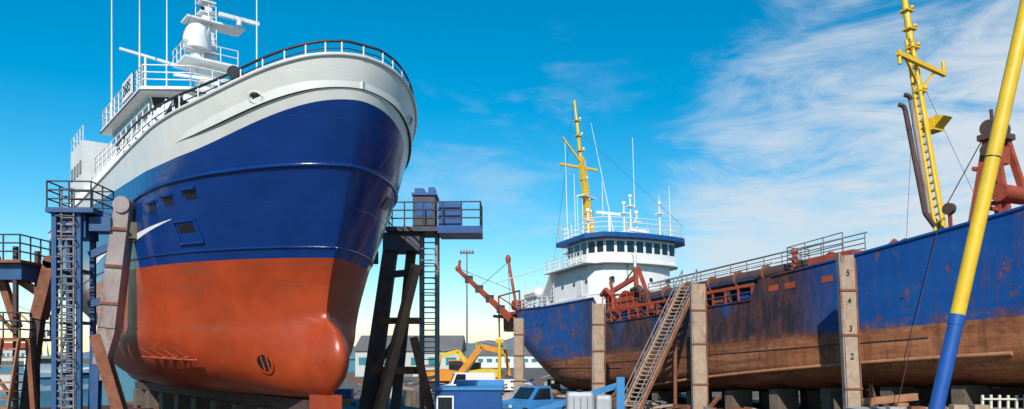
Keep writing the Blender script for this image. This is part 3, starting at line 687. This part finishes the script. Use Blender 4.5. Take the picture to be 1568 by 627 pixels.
b.beam((22.6,1.2,7.0),(21.6,0.4,13.4),0.3,0.3,'rust_red'); b.beam((20.3,1.0,7.0),(21.4,0.4,13.4),0.3,0.3,'rust_red')
b.beam((22.6,-1.5,7.0),(21.6,-0.6,13.4),0.3,0.3,'rust_red'); b.beam((20.3,-1.5,7.0),(21.4,-0.6,13.4),0.3,0.3,'rust_red')
for z in (9.5,11.5): b.beam((22.2,1.0-(z-7)*0.1,z),(20.9,0.9-(z-7)*0.1,z),0.2,0.2,'rust_red'); b.beam((22.2,0.9,z),(22.2,-1.2,z),0.18,0.18,'rust_red')
for y in (0.6,-0.6): b.tube((21.5,y-0.08,13.5),(21.5,y+0.08,13.5),0.42,'rust_dark',14)
b.box((21.0,-0.9,12.9),(22.0,0.8,13.2),'rust_dark'); b.box((21.1,-0.5,11.6),(21.9,0.5,12.5),'rust_red'); b.tube((21.5,-0.9,12.3),(21.5,0.95,12.3),0.3,'rust_dark',12); b.tube((21.3,0.5,13.5),(21.3,0.6,14.4),0.09,'rust_dark')
b.tube((20.6,-0.5,9.8),(20.6,1.5,9.8),0.45,'rust_red',14); b.tube((22.8,-1.2,8.0),(22.8,1.4,8.0),0.6,'rust_dark',14)
b.box((19.6,-2.0,6.8),(23.2,2.0,7.5),'rust_red')
b.path([(21.6,0.5,13.4),(23.6,1.2,9.8)],0.03,'rust_dark'); b.beam((23.4,1.2,7.0),(23.4,1.2,9.6),0.15,0.15,'rust_red'); b.tube((23.4,1.1,9.6),(23.4,1.4,9.6),0.32,'rust_dark',12)
b.beam((19.0,0.5,8.2),(22.3,1.2,8.8),0.4,0.4,'rust')
b.rail([(16,4.6,8.0),(12,4.2,8.4)],1.1,'steel_grey',0.04,3,1.2)
b.tube((31.0,4.6,7.2),(31.0,4.6,8.4),0.14,'rust_red'); b.ball((31.0,4.6,8.4),0.22,'rust_red'); b.tube((31.0,4.2,7.8),(31.0,5.0,7.9),0.08,'rust_red')
b.done('deck_gantry',DR)
b=B()
for i in range(15):
    x=5+i*4.0; zz=-3.5+x*0.0524
    b.box((x,-0.8,zz),(x+1.0,0.8,-0.004),'wood_dark')
    b.box((x,2.6,zz),(x+0.7,4.4,0.15),'wood_dark'); b.box((x,-4.4,zz),(x+0.7,-2.6,0.15),'wood_dark')
b.done('keel_blocks',DR)
b=B()
for y in (-3.5,3.5): b.box((3,y-0.4,0.004),(66,y+0.4,0.35),'rust_dark')
b.done('slipway_rails',None,(35.4,21.3,0),(0,0,R(117.1)))

# ------------------------------------------------------------------ dock posts
def post(x,y,h,w,lean=(0,0),nums=False,rot=0,m='wood'):
    b=B()
    # trunk in slightly irregular stacked lengths so the edges are not perfectly straight
    k=7; prev=Vector((0,0,0))
    for i in range(k):
        t=(i+1)/k; nx=Vector((lean[0]*t+random.uniform(-0.03,0.03),lean[1]*t,h*t)); ww=w*random.uniform(0.95,1.03)
        b.beam(prev,nx,ww,w*0.75,m); prev=nx
    b.beam((-w/2-0.054,-w*0.1,0.3),(lean[0]-w/2-0.054,lean[1]-w*0.1,h+0.12),0.1,w*0.55,'rust_grey' )
    b.beam((w/2+0.045,0.0,0),(lean[0]+w/2+0.045,lean[1],h-0.15),0.08,w*0.8,'rust')
    b.box((-w,-w,0.01),(w,w,0.35),'concrete')
    for z in (0.25,0.55,0.8): 
        p=Vector((lean[0]*z,lean[1]*z,h*z)); b.box((p.x-w/2-0.12,p.y-w*0.375-0.06,p.z),(p.x+w/2+0.1,p.y-w*0.3,p.z+0.1),'rust')
    b.beam((0.3,0.3,0.2),(1.6,1.2,1.4),0.2,0.2,'rust')
    o=b.done('timber_dock_post',None,(x,y,0),(0,0,rot))
    if nums:
        for i,s in enumerate('5432'):
            z=h*(0.9-0.155*i); text('draft_number',s,0.42,'black',o,(lean[0]*z/h-0.02,lean[1]*z/h-w*0.375-0.05,z),(R(90),0,0))
post(0.6,67,7.2,0.72)
post(6.35,57.5,7.8,0.78)
post(12.0,50.0,8.55,0.8,(-0.15,0))
post(17.45,40.0,9.1,0.68,(-0.45,0.0),True)
b=B()
p=Vector((6.9,47.5,0.0)); q=Vector((12.3,54.3,8.9)); d=(q-p); sd=Vector((d.y,-d.x,0)).normalized()*0.55
b.beam(p-sd,q-sd,0.1,0.32,'wood'); b.beam(p+sd,q+sd,0.1,0.32,'rust_orange')
for i in range(34):
    c=p.lerp(q,(i+0.5)/34); b.beam(c-sd,c+sd,0.3,0.05,'wood')
for s in (-1,1):
    for h in (0.55,1.05): b.tube(p+sd*s+Vector((0,0,h)),q+sd*s+Vector((0,0,h)),0.04,'steel_grey',6)
    for i in range(9): c=p.lerp(q,i/8)+sd*s; b.tube(c,c+Vector((0,0,1.05)),0.04,'steel_grey',6)
b.beam(p.lerp(q,0.75),(p.lerp(q,0.75).x,p.lerp(q,0.75).y,0),0.2,0.2,'rust')
b.done('gangway_stairs')

b=B()
p=Vector((11.35,22.0,0)); q=Vector((15.4,22.0,18.0)); t=5.15/18
b.tube(p,p.lerp(q,t),0.2,'pole_blue',20); b.tube(p.lerp(q,t),q,0.2,'yellow',20)
b.tube(p.lerp(q,0.53),p.lerp(q,0.532),0.206,'black',20); b.tube(p.lerp(q,0.27),p.lerp(q,0.286),0.215,'pole_blue',20)
b.box((10.9,21.5,0.01),(11.8,22.5,0.25),'concrete'); b.tube((15.3,22.0,17.6),(15.3,21.6,17.6),0.3,'rust_dark')
b.done('crane_boom')
b=B(); b.path([(20.6,37.9,10.2),(19.9,38.2,6.5),(18.9,38.6,1.2)],0.02,'rust_dark',4); b.done('mooring_rope')
b=B()
b.beam((0,0,0),(0.2,0,2.7),0.1,0.1,'rust'); b.beam((0.9,0,0),(0.2,0,2.7),0.1,0.1,'rust'); b.beam((0.0,0,0),(0.5,0.8,2.0),0.1,0.1,'rust')
b.beam((-0.6,0,1.6),(2.6,0.1,1.9),0.3,0.35,'rust_orange'); b.beam((-0.3,0,0.8),(2.8,0.1,0.9),0.3,0.3,'rust'); b.beam((0,0,2.3),(1.2,0.2,1.1),0.09,0.09,'rust')
b.box((1.4,-0.3,0),(2.0,0.5,1.6),'rust_orange')
b.done('steel_trestle',None,(18.1,40,0.004))
b=B()
b.box((0,0,0),(16,4.0,1.55),'concrete'); b.box((0,-0.15,1.35),(16,-0.004,1.56),'wood')
for i in range(26): b.box((6+i*0.38,3.2,1.55),(6.1+i*0.38,3.3,2.15+0.05*random.random()),'cream_paint')
b.box((6,3.15,1.95),(15.8,3.19,2.03),'cream_paint')
for i in range(5): b.box((1+i*1.0,1.0+0.2*i,1.55),(1.6+i,1.5+0.2*i,1.7+0.1*random.random()),random.choice(['concrete','rust','wood']))
b.done('concrete_jetty',None,(15.6,33.6,0.004),(0,0,R(-4)))

# ------------------------------------------------------------------ yard clutter
b=B()
b.box((0,0,0),(3.5,3,2.2),'steel_blue_clean'); b.box((-0.1,-0.1,2.2),(3.6,3.1,2.32),'light_blue_paint')
b.box((0.1,-0.02,1.0),(1.0,-0.004,1.9),'white_paint'); b.box((0.18,-0.035,1.08),(0.92,-0.022,1.82),'glass_dark'); b.box((2.3,-0.03,0),(3.1,-0.004,2.0),'steel_blue_clean')
for i in range(12): b.box((1.05+i*0.1,-0.025,0),(1.09+i*0.1,-0.004,2.15),'pole_blue')
b.box((0.9,3.2,2.0),(3.6,4.2,2.6),'light_blue_paint')
b.done('site_shed',None,(-4.05,41,0.004))
def vehicle(name,loc,rot,body,L=4.8,W=1.8,H=1.75,pick=True):
    b=B()
    prof=[(0,0.4),(0,0.95),(0.15,1.05),(1.25,1.15),(1.95,H-0.04),(2.1,H),(2.9,H),(3.0,H-0.05),(3.2,1.15),(L,1.12),(L,0.4)] if pick else [(0,0.4),(0,1.0),(0.7,1.15),(1.2,H),(L-0.1,H),(L,1.2),(L,0.4)]
    b.prism_y(prof,-W/2,W/2,body)
    if pick: b.box((3.25,-W/2+0.08,1.10),(L-0.08,W/2-0.08,1.16),'black')
    for s in (-1,1):
        y=s*(W/2+0.006)
        if pick: q=[(1.5,1.17),(2.05,H-0.1),(2.9,H-0.1),(3.0,1.17)]
        else: q=[(0.95,1.2),(1.3,H-0.12),(2.2,H-0.12),(2.2,1.2)]
        b.add([(x,y,z) for x,z in q],[(0,1,2,3)],'glass_dark')
        for x in (0.9,L-1.0):
            b.tube((x,s*(W/2-0.22),0.36),(x,s*(W/2+0.03),0.36),0.36,'rubber',18); b.tube((x,s*(W/2+0.02),0.36),(x,s*(W/2+0.05),0.36),0.2,'steel_grey',14)
    x0,x1=(1.30,1.90) if pick else (0.76,1.16)
    z0=1.21 if pick else 1.22
    b.add([(x0-0.03,-W/2+0.12,z0),(x0-0.03,W/2-0.12,z0),(x1-0.05,W/2-0.18,H-0.07),(x1-0.05,-W/2+0.18,H-0.07)],[(0,1,2,3)],'glass_dark')
    b.box((-0.06,-W/2+0.05,0.42),(-0.004,W/2-0.05,0.62),'black')
    for s in (-1,1): b.box((-0.03,s*0.7-0.14,0.72),(-0.004,s*0.7+0.14,0.9),'white_paint')
    return b.done(name,None,loc,rot)
vehicle('pickup_truck',(-0.5,50,0.0),(0,0,R(35)),'light_blue_paint',H=2.0,W=2.0,L=5.2)
vehicle('parked_van',(-6.9,78,0.0),(0,0,R(10)),'white_paint',pick=False,H=2.3,L=5.2)
vehicle('parked_car',(2.2,82,0.0),(0,0,R(160)),'white_paint',pick=False,H=1.5,L=4.2)
b=B()
b.beam((0,0,0.4),(5.4,0,2.1),0.5,0.35,'light_blue_paint'); b.beam((5.15,-3.6,0),(5.15,-3.6,2.75),0.45,0.3,'light_blue_paint'); b.beam((5.15,-3.45,1.8),(5.3,-0.2,2.0),0.2,0.2,'light_blue_paint'); b.beam((0.6,0,0),(0.6,0,0.4),0.3,0.3,'steel_blue_clean')
b.beam((2.4,0,0),(2.4,0,1.0),0.3,0.3,'steel_blue_clean')
b.done('loading_boom',None,(1.2,49.5,0))
b=B()
def rbox(x0,x1,y0,y1,z0,z1,r,m):
    pts=[]
    for cx,cy,a0 in ((x1-r,y1-r,0),(x0+r,y1-r,90),(x0+r,y0+r,180),(x1-r,y0+r,270)):
        for k in range(4): a=R(a0+30*k); pts.append((cx+r*math.cos(a),cy+r*math.sin(a)))
    ins=[(x0+(x-x0)*0.92+(x1-x0)*0.04,y0+(y-y0)*0.9+(y1-y0)*0.05) for x,y in pts]
    b.prism(pts,z0,z1-0.2,m); b.prism(pts,z1-0.2,z1,m,top=ins)
rbox(0,1.6,0,1.4,0.15,1.8,0.2,'grey_tank'); rbox(1.75,2.7,0.1,1.4,0.15,1.6,0.2,'grey_tank'); b.box((0,0,0),(2.7,1.4,0.14),'wood_dark')
b.tube((0.8,0.7,1.8),(0.8,0.7,1.95),0.2,'black',12)
for x in (0.4,0.8,1.2): b.box((x-0.03,-0.03,0.3),(x+0.03,-0.004,1.5),'steel_grey')
b.done('water_tank',None,(3.3,46.8,0.004))
b=B(); b.tube((0,0,0),(0,0,5.2),0.13,'yellow',10); b.box((-0.3,-0.1,5.0),(0.3,0.1,5.3),'yellow'); b.box((-0.3,-0.3,0.01),(0.3,0.3,0.2),'concrete')
b.done('yellow_post',None,(-0.95,60,0))
b=B(); b.tube((0,0,0),(0,0,30),0.3,'steel_grey',8,0.16); b.box((-1.8,-0.4,30),(1.8,0.4,30.4),'steel_grey')
for i in range(5): b.box((-1.7+i*0.75,-0.7,30.4),(-1.3+i*0.75,-0.3,30.9),'steel_grey')
b.done('light_mast',None,(-11.5,200,0))
def excavator(loc,rot,colr='orange',s=1.0):
    b=B()
    for y in (-1.3,1.3):
        b.prism_y([(-2,0.1),(-2.3,0.5),(-2,0.95),(2,0.95),(2.3,0.5),(2,0.1)],y-0.3,y+0.3,'rubber')
    b.box((-1,-0.99,0.5),(1,0.99,1.1),'dark_steel')
    b.prism_y([(-2.6,1.1),(-2.7,2.1),(-0.5,2.3),(1.5,2.0),(1.6,1.1)],-1.3,1.3,colr)
    b.prism_y([(0.1,2.0),(0.1,3.1),(1.4,3.1),(1.8,2.0)],0.2,1.25,'glass_dark'); b.box((0.05,0.15,3.1),(1.5,1.3,3.2),colr)
    b.beam((1.2,-0.3,1.8),(3.4,-0.3,4.6),0.4,0.6,colr); b.beam((3.3,-0.3,4.6),(5.8,-0.3,4.0),0.4,0.5,colr); b.beam((5.8,-0.3,4.2),(6.3,-0.3,1.6),0.3,0.4,colr)
    b.tube((1.6,-0.3,1.5),(3.0,-0.3,3.6),0.12,'steel_grey'); b.tube((3.6,-0.3,5.0),(5.6,-0.3,4.6),0.1,'steel_grey')
    b.prism_y([(6.0,1.7),(6.6,1.5),(6.3,0.6),(5.5,0.7)],-0.8,0.2,'dark_steel')
    o=b.done('excavator',None,loc,rot); o.scale=(s,s,s); return o
excavator((-7.2,88,0),(0,0,R(5)),'orange',1.1)
excavator((-4.0,105,0),(0,0,R(170)),'yellow',1.0)
b=B()
for i in range(150):
    x=random.uniform(-16,6);y=random.uniform(60,110); s=random.uniform(0.25,1.2)
    a=random.uniform(0,3); q=Vector((math.cos(a),math.sin(a),random.uniform(-0.1,0.3)))*s*1.5
    c=Vector((x,y,random.uniform(0.3,1.6)))
    if random.random()<0.55: b.beam(c-q,c+q,s*0.25,s*0.25,random.choice(['rust','wood','steel_grey','rust_dark','rust_orange','wood_dark']))
    else: b.box((x,y,0),(x+s*1.3,y+s,s*random.uniform(0.5,1.1)),random.choice(['rust','white_worn','steel_blue_clean','concrete','rust_dark','orange','wood_dark','light_blue_paint','rubber']))
b.done('scrap_pile')
b=B()
for i in range(90):
    d=random.uniform(8,52); off=random.uniform(6.3,9.5)
    x=35.4-0.456*d-0.89*off; y=21.3+0.89*d-0.456*off; s=random.uniform(0.25,0.8)
    a=random.uniform(0,3); q=Vector((math.cos(a),math.sin(a),random.uniform(-0.1,0.3)))*s*1.6; c=Vector((x,y,0.3+random.random()*0.5))
    if random.random()<0.6: b.beam(c-q,c+q,s*0.3,s*0.3,random.choice(['rust','wood','steel_grey','rust_dark','wood_dark']))
    else: b.box((x,y,0.01),(x+s*1.6,y+s,s),random.choice(['rust','wood','concrete','rust_dark','wood_dark']))
b.done('timber_pile')
def warehouse(loc,rot,w,dp,h,roofh,wallm='wall_cream',roofm='roof_grey',band=True):
    b=B(); b.box((0,0,0),(w,dp,h),wallm)
    b.add([(-0.4,-0.4,h+0.01),(w+0.4,-0.4,h+0.01),(w+0.4,dp/2,h+roofh),(-0.4,dp/2,h+roofh),(w+0.4,dp+0.4,h+0.01),(-0.4,dp+0.4,h+0.01)],[(0,1,2,3),(3,2,4,5),(1,4,2),(0,3,5)],roofm)
    n=int(w/3)
    for i in range(n):
        x=(i+0.2)*w/n; b.box((x,-0.05,h*0.45),(x+w/n*0.6,-0.004,h*0.75),'teal_glass' if band else 'glass_dark')
    b.box((w*0.45,-0.08,0),(w*0.55,-0.01,h*0.4),'steel_grey')
    return b.done('harbor_warehouse',None,loc,rot)
warehouse((-30,150,0),(0,0,0),20,16,4.9,3.2)
warehouse((-12,260,0),(0,0,R(4)),30,14,4,2.2,'white_worn')
warehouse((-300,560,-0.9),(0,0,R(10)),60,20,7,4,'white_paint')
warehouse((-390,540,-0.9),(0,0,R(10)),50,20,9,5,'wall_cream','rust_red')
b=B()
b.prism_y([(0,1),(1,-1),(26,-1),(30,3),(24,3.2),(6,2.4),(0,2.4)],-3,3,'white_paint'); b.box((4,-2,2.4),(12,2,6),'white_paint'); b.tube((8,0,6),(8,0,13),0.2,'white_paint'); b.tube((18,0,3),(18,0,11),0.2,'yellow'); b.box((4.5,-2.03,4.4),(11.5,-2.004,5.2),'glass_dark'); b.path([(8,0,12),(18,0,6),(24,0,4)],0.1,'steel_grey')
b.done('moored_boat',None,(-33,330,-0.6))
b=B()
b.prism_y([(0,2),(1.0,-0.6),(13,-0.6),(15,2.8),(12,2.6),(6,2.2)],-2,2,'white_paint'); b.box((4,-1.3,2.2),(9,1.3,4.6),'white_paint'); b.tube((6.5,0,4.6),(6.5,0,9),0.12,'white_paint'); b.box((4.3,-1.33,3.5),(8.7,-1.304,4.2),'glass_dark'); b.tube((3,-2.1,1.4),(12.5,-2.1,1.4),0.15,'trawler_blue')
b.done('motor_boat',None,(-70,108,-0.6),(0,0,R(70)))
b=B()
for x in (0,8):
    for y in (0,8): b.beam((x,y,0),(x*0.6+1.6,y*0.6+1.6,16),0.8,0.8,'orange')
b.box((1,1,16),(7,7,20),'orange'); b.beam((4,4,20),(-16,4,38),0.9,0.9,'orange'); b.beam((4,4,20),(6,4,30),0.7,0.7,'orange'); b.path([(6,4,30),(-15,4,37.5)],0.15,'rust_dark'); b.box((7.01,2,17),(12,6,20),'rust_dark')
b.done('harbor_crane',None,(-296,480,-0.9))
# ------------------------------------------------------------------ ground, water, hills
def sheet(name,poly,z,m,depth=None):
    b=B(); n=len(poly); vs=[(x,y,z) for x,y in poly]; b.add(vs,[tuple(range(n))],m)
    if depth: b.add(vs+[(x,y,z-depth) for x,y in poly],[(i,(i+1)%n,n+(i+1)%n,n+i) for i in range(n)],m)
    return b.done(name)
def groundmat():
    m=bpy.data.materials.new('yard_ground'); m.use_nodes=True; N=m.node_tree.nodes; L=m.node_tree.links; bs=N['Principled BSDF']; bs.inputs['Roughness'].default_value=0.95
    tc=N.new('ShaderNodeTexCoord'); n=N.new('ShaderNodeTexNoise'); n.inputs['Scale'].default_value=0.25; n.inputs['Detail'].default_value=12; n.inputs['Roughness'].default_value=0.75
    L.new(tc.outputs['Object'],n.inputs['Vector']); r=N.new('ShaderNodeValToRGB'); r.color_ramp.elements[0].position=0.3; r.color_ramp.elements[0].color=(0.05,0.045,0.04,1); r.color_ramp.elements[1].position=0.7; r.color_ramp.elements[1].color=(0.17,0.155,0.135,1)
    L.new(n.outputs['Fac'],r.inputs[0]); L.new(r.outputs[0],bs.inputs['Base Color'])
    n2=N.new('ShaderNodeTexNoise'); n2.inputs['Scale'].default_value=8; n2.inputs['Detail'].default_value=6; L.new(tc.outputs['Object'],n2.inputs['Vector']); bp=N.new('ShaderNodeBump'); bp.inputs['Strength'].default_value=0.6; bp.inputs['Distance'].default_value=0.08; L.new(n2.outputs['Fac'],bp.inputs['Height']); L.new(bp.outputs[0],bs.inputs['Normal'])
    MATS['ground']=m
groundmat()
def watermat():
    m=bpy.data.materials.new('sea_water'); m.use_nodes=True; N=m.node_tree.nodes; L=m.node_tree.links; bs=N['Principled BSDF']; bs.inputs['Roughness'].default_value=0.25; bs.inputs['Specular IOR Level'].default_value=0.35
    tc=N.new('ShaderNodeTexCoord'); mp=N.new('ShaderNodeMapping'); mp.inputs['Scale'].default_value=(0.6,1.4,1); L.new(tc.outputs['Object'],mp.inputs[0])
    n2=N.new('ShaderNodeTexNoise'); n2.inputs['Scale'].default_value=0.9; n2.inputs['Detail'].default_value=6; n2.inputs['Roughness'].default_value=0.6; L.new(mp.outputs[0],n2.inputs['Vector']); bp=N.new('ShaderNodeBump'); bp.inputs['Strength'].default_value=1.0; bp.inputs['Distance'].default_value=0.9; L.new(n2.outputs['Fac'],bp.inputs['Height']); L.new(bp.outputs[0],bs.inputs['Normal'])
    r=N.new('ShaderNodeValToRGB'); r.color_ramp.elements[0].position=0.35; r.color_ramp.elements[0].color=(0.004,0.055,0.09,1); r.color_ramp.elements[1].position=0.7; r.color_ramp.elements[1].color=(0.02,0.15,0.20,1); L.new(n2.outputs['Fac'],r.inputs[0]); L.new(r.outputs[0],bs.inputs['Base Color'])
    MATS['water']=m
watermat()
sheet('water',[(-6000,-500),(6000,-500),(6000,8000),(-6000,8000)],-1.0,'water')
sheet('ground',[(-200,-200),(3000,-200),(3000,2500),(300,1200),(60,420),(-45,300),(-36,120),(-17,60),(-17,52),(-200,52)],0.0,'ground',3.0)
sheet('far_shore',[(-1500,640),(-700,520),(-260,500),(-200,560),(-160,900),(-1500,1200)],0.3,'ground',2.0)
def hills(name,y,x0,x1,h,seed,m='hill'):
    rnd=random.Random(seed); b=B(); n=120; ph=[rnd.uniform(0,6) for _ in range(8)]
    g=[[],[],[]]
    for i in range(n+1):
        t=i/n; x=x0+(x1-x0)*t; e=math.sin(math.pi*t)**0.5
        hh=h*e*(0.55+0.2*math.sin(5*t*6+ph[0])+0.12*math.sin(13*t*6+ph[1])+0.08*math.sin(29*t*6+ph[2])+0.05*math.sin(61*t+ph[3]))
        g[0].append((x,y,-2)); g[1].append((x,y+h*2,max(0,hh))); g[2].append((x,y+h*6,-2))
    b.grid(g,m,True); b.done(name)
hills('hills',5200,-3200,3800,170,3)
hills('hills',3800,-900,600,110,9)

# ------------------------------------------------------------------ world
W=bpy.data.worlds.new('World'); S.world=W; W.use_nodes=True
nt=W.node_tree; N=nt.nodes; L=nt.links
bg=N['Background']; bg.inputs['Strength'].default_value=0.11
sky=N.new('ShaderNodeTexSky'); sky.sky_type='NISHITA'; sky.sun_disc=False
EL=38; AZ=-10
sky.sun_elevation=R(EL); sky.sun_rotation=R(180+AZ); sky.air_density=1.1; sky.dust_density=0.1; sky.ozone_density=4.0
hs=N.new('ShaderNodeHueSaturation'); hs.inputs['Saturation'].default_value=1.5; hs.inputs['Hue'].default_value=0.484; hs.inputs['Value'].default_value=1.22
L.new(sky.outputs[0],hs.inputs['Color'])
tc=N.new('ShaderNodeTexCoord')
def nmath(op,a,b=None,clampv=False):
    n=N.new('ShaderNodeMath'); n.operation=op; n.use_clamp=clampv
    for i,v in enumerate((a,b)):
        if v is None: continue
        if isinstance(v,(int,float)): n.inputs[i].default_value=v
        else: L.new(v,n.inputs[i])
    return n.outputs[0]
def blob(c,r0,r1):
    c=Vector(c).normalized(); n=N.new('ShaderNodeVectorMath'); n.operation='DOT_PRODUCT'; L.new(tc.outputs['Generated'],n.inputs[0]); n.inputs[1].default_value=c
    m=N.new('ShaderNodeMapRange'); m.interpolation_type='SMOOTHSTEP'; m.inputs[1].default_value=math.cos(R(r1)); m.inputs[2].default_value=math.cos(R(r0)); L.new(n.outputs['Value'],m.inputs[0]); return m.outputs[0]
def wn(scale,rot,sc,detail,rough,dist=0.6):
    mp=N.new('ShaderNodeMapping'); mp.inputs['Rotation'].default_value=rot; mp.inputs['Scale'].default_value=sc; L.new(tc.outputs['Generated'],mp.inputs[0])
    n=N.new('ShaderNodeTexNoise'); n.inputs['Scale'].default_value=scale; n.inputs['Detail'].default_value=detail; n.inputs['Roughness'].default_value=rough; n.inputs['Distortion'].default_value=dist; L.new(mp.outputs[0],n.inputs['Vector']); return n.outputs['Fac']
big=wn(3.2,(0,R(18),0),(1,1,2.4),8,0.55,0.5)
fine=wn(6.0,(0,R(26),0),(1,1,3.8),13,0.66,1.0)
m1=blob((0.60,1,0.20),3,19); m2=blob((0.44,1,0.36),1,13); m3=blob((-0.02,1,0.2),2,15); m4=blob((0.34,1,0.16),2,13)
mask=nmath('MAXIMUM',nmath('MAXIMUM',m1,nmath('MULTIPLY',m2,0.8)),nmath('MULTIPLY',m3,0.32)); mask=nmath('MAXIMUM',mask,nmath('MULTIPLY',m4,0.9))
comb=nmath('ADD',nmath('MULTIPLY',big,0.62),nmath('MULTIPLY',fine,0.62))
cl=nmath('ADD',comb,nmath('MULTIPLY',mask,0.30))
mr=N.new('ShaderNodeMapRange'); mr.interpolation_type='SMOOTHSTEP'; mr.inputs[1].default_value=0.68; mr.inputs[2].default_value=0.98; L.new(cl,mr.inputs[0])
fac=nmath('MULTIPLY',mr.outputs[0],nmath('ADD',nmath('MULTIPLY',mask,0.88),0.06),True)
mixn=N.new('ShaderNodeMixRGB'); L.new(fac,mixn.inputs[0]); L.new(hs.outputs[0],mixn.inputs[1]); mixn.inputs[2].default_value=(6.3,6.9,7.5,1)
L.new(mixn.outputs[0],bg.inputs['Color'])
sl=bpy.data.lights.new('sun','SUN'); sl.energy=5.0; sl.angle=R(0.5); sl.color=(1,0.95,0.86)
so=bpy.data.objects.new('sun',sl); S.collection.objects.link(so)
sd=Vector((math.sin(R(AZ))*math.cos(R(EL)),-math.cos(R(AZ))*math.cos(R(EL)),math.sin(R(EL))))
so.rotation_euler=(-sd).to_track_quat('-Z','Y').to_euler(); so.location=(0,-50,60)
cam=bpy.data.cameras.new('camera'); co=bpy.data.objects.new('camera',cam); S.collection.objects.link(co); S.camera=co
co.location=(0,0,4.0); co.rotation_euler=(R(90),0,0); cam.sensor_width=36; cam.lens=36*1200/1568; cam.shift_y=(545-313.5)/1568; cam.clip_end=20000
S.view_settings.view_transform='Standard'; S.view_settings.look='None'; S.view_settings.exposure=0
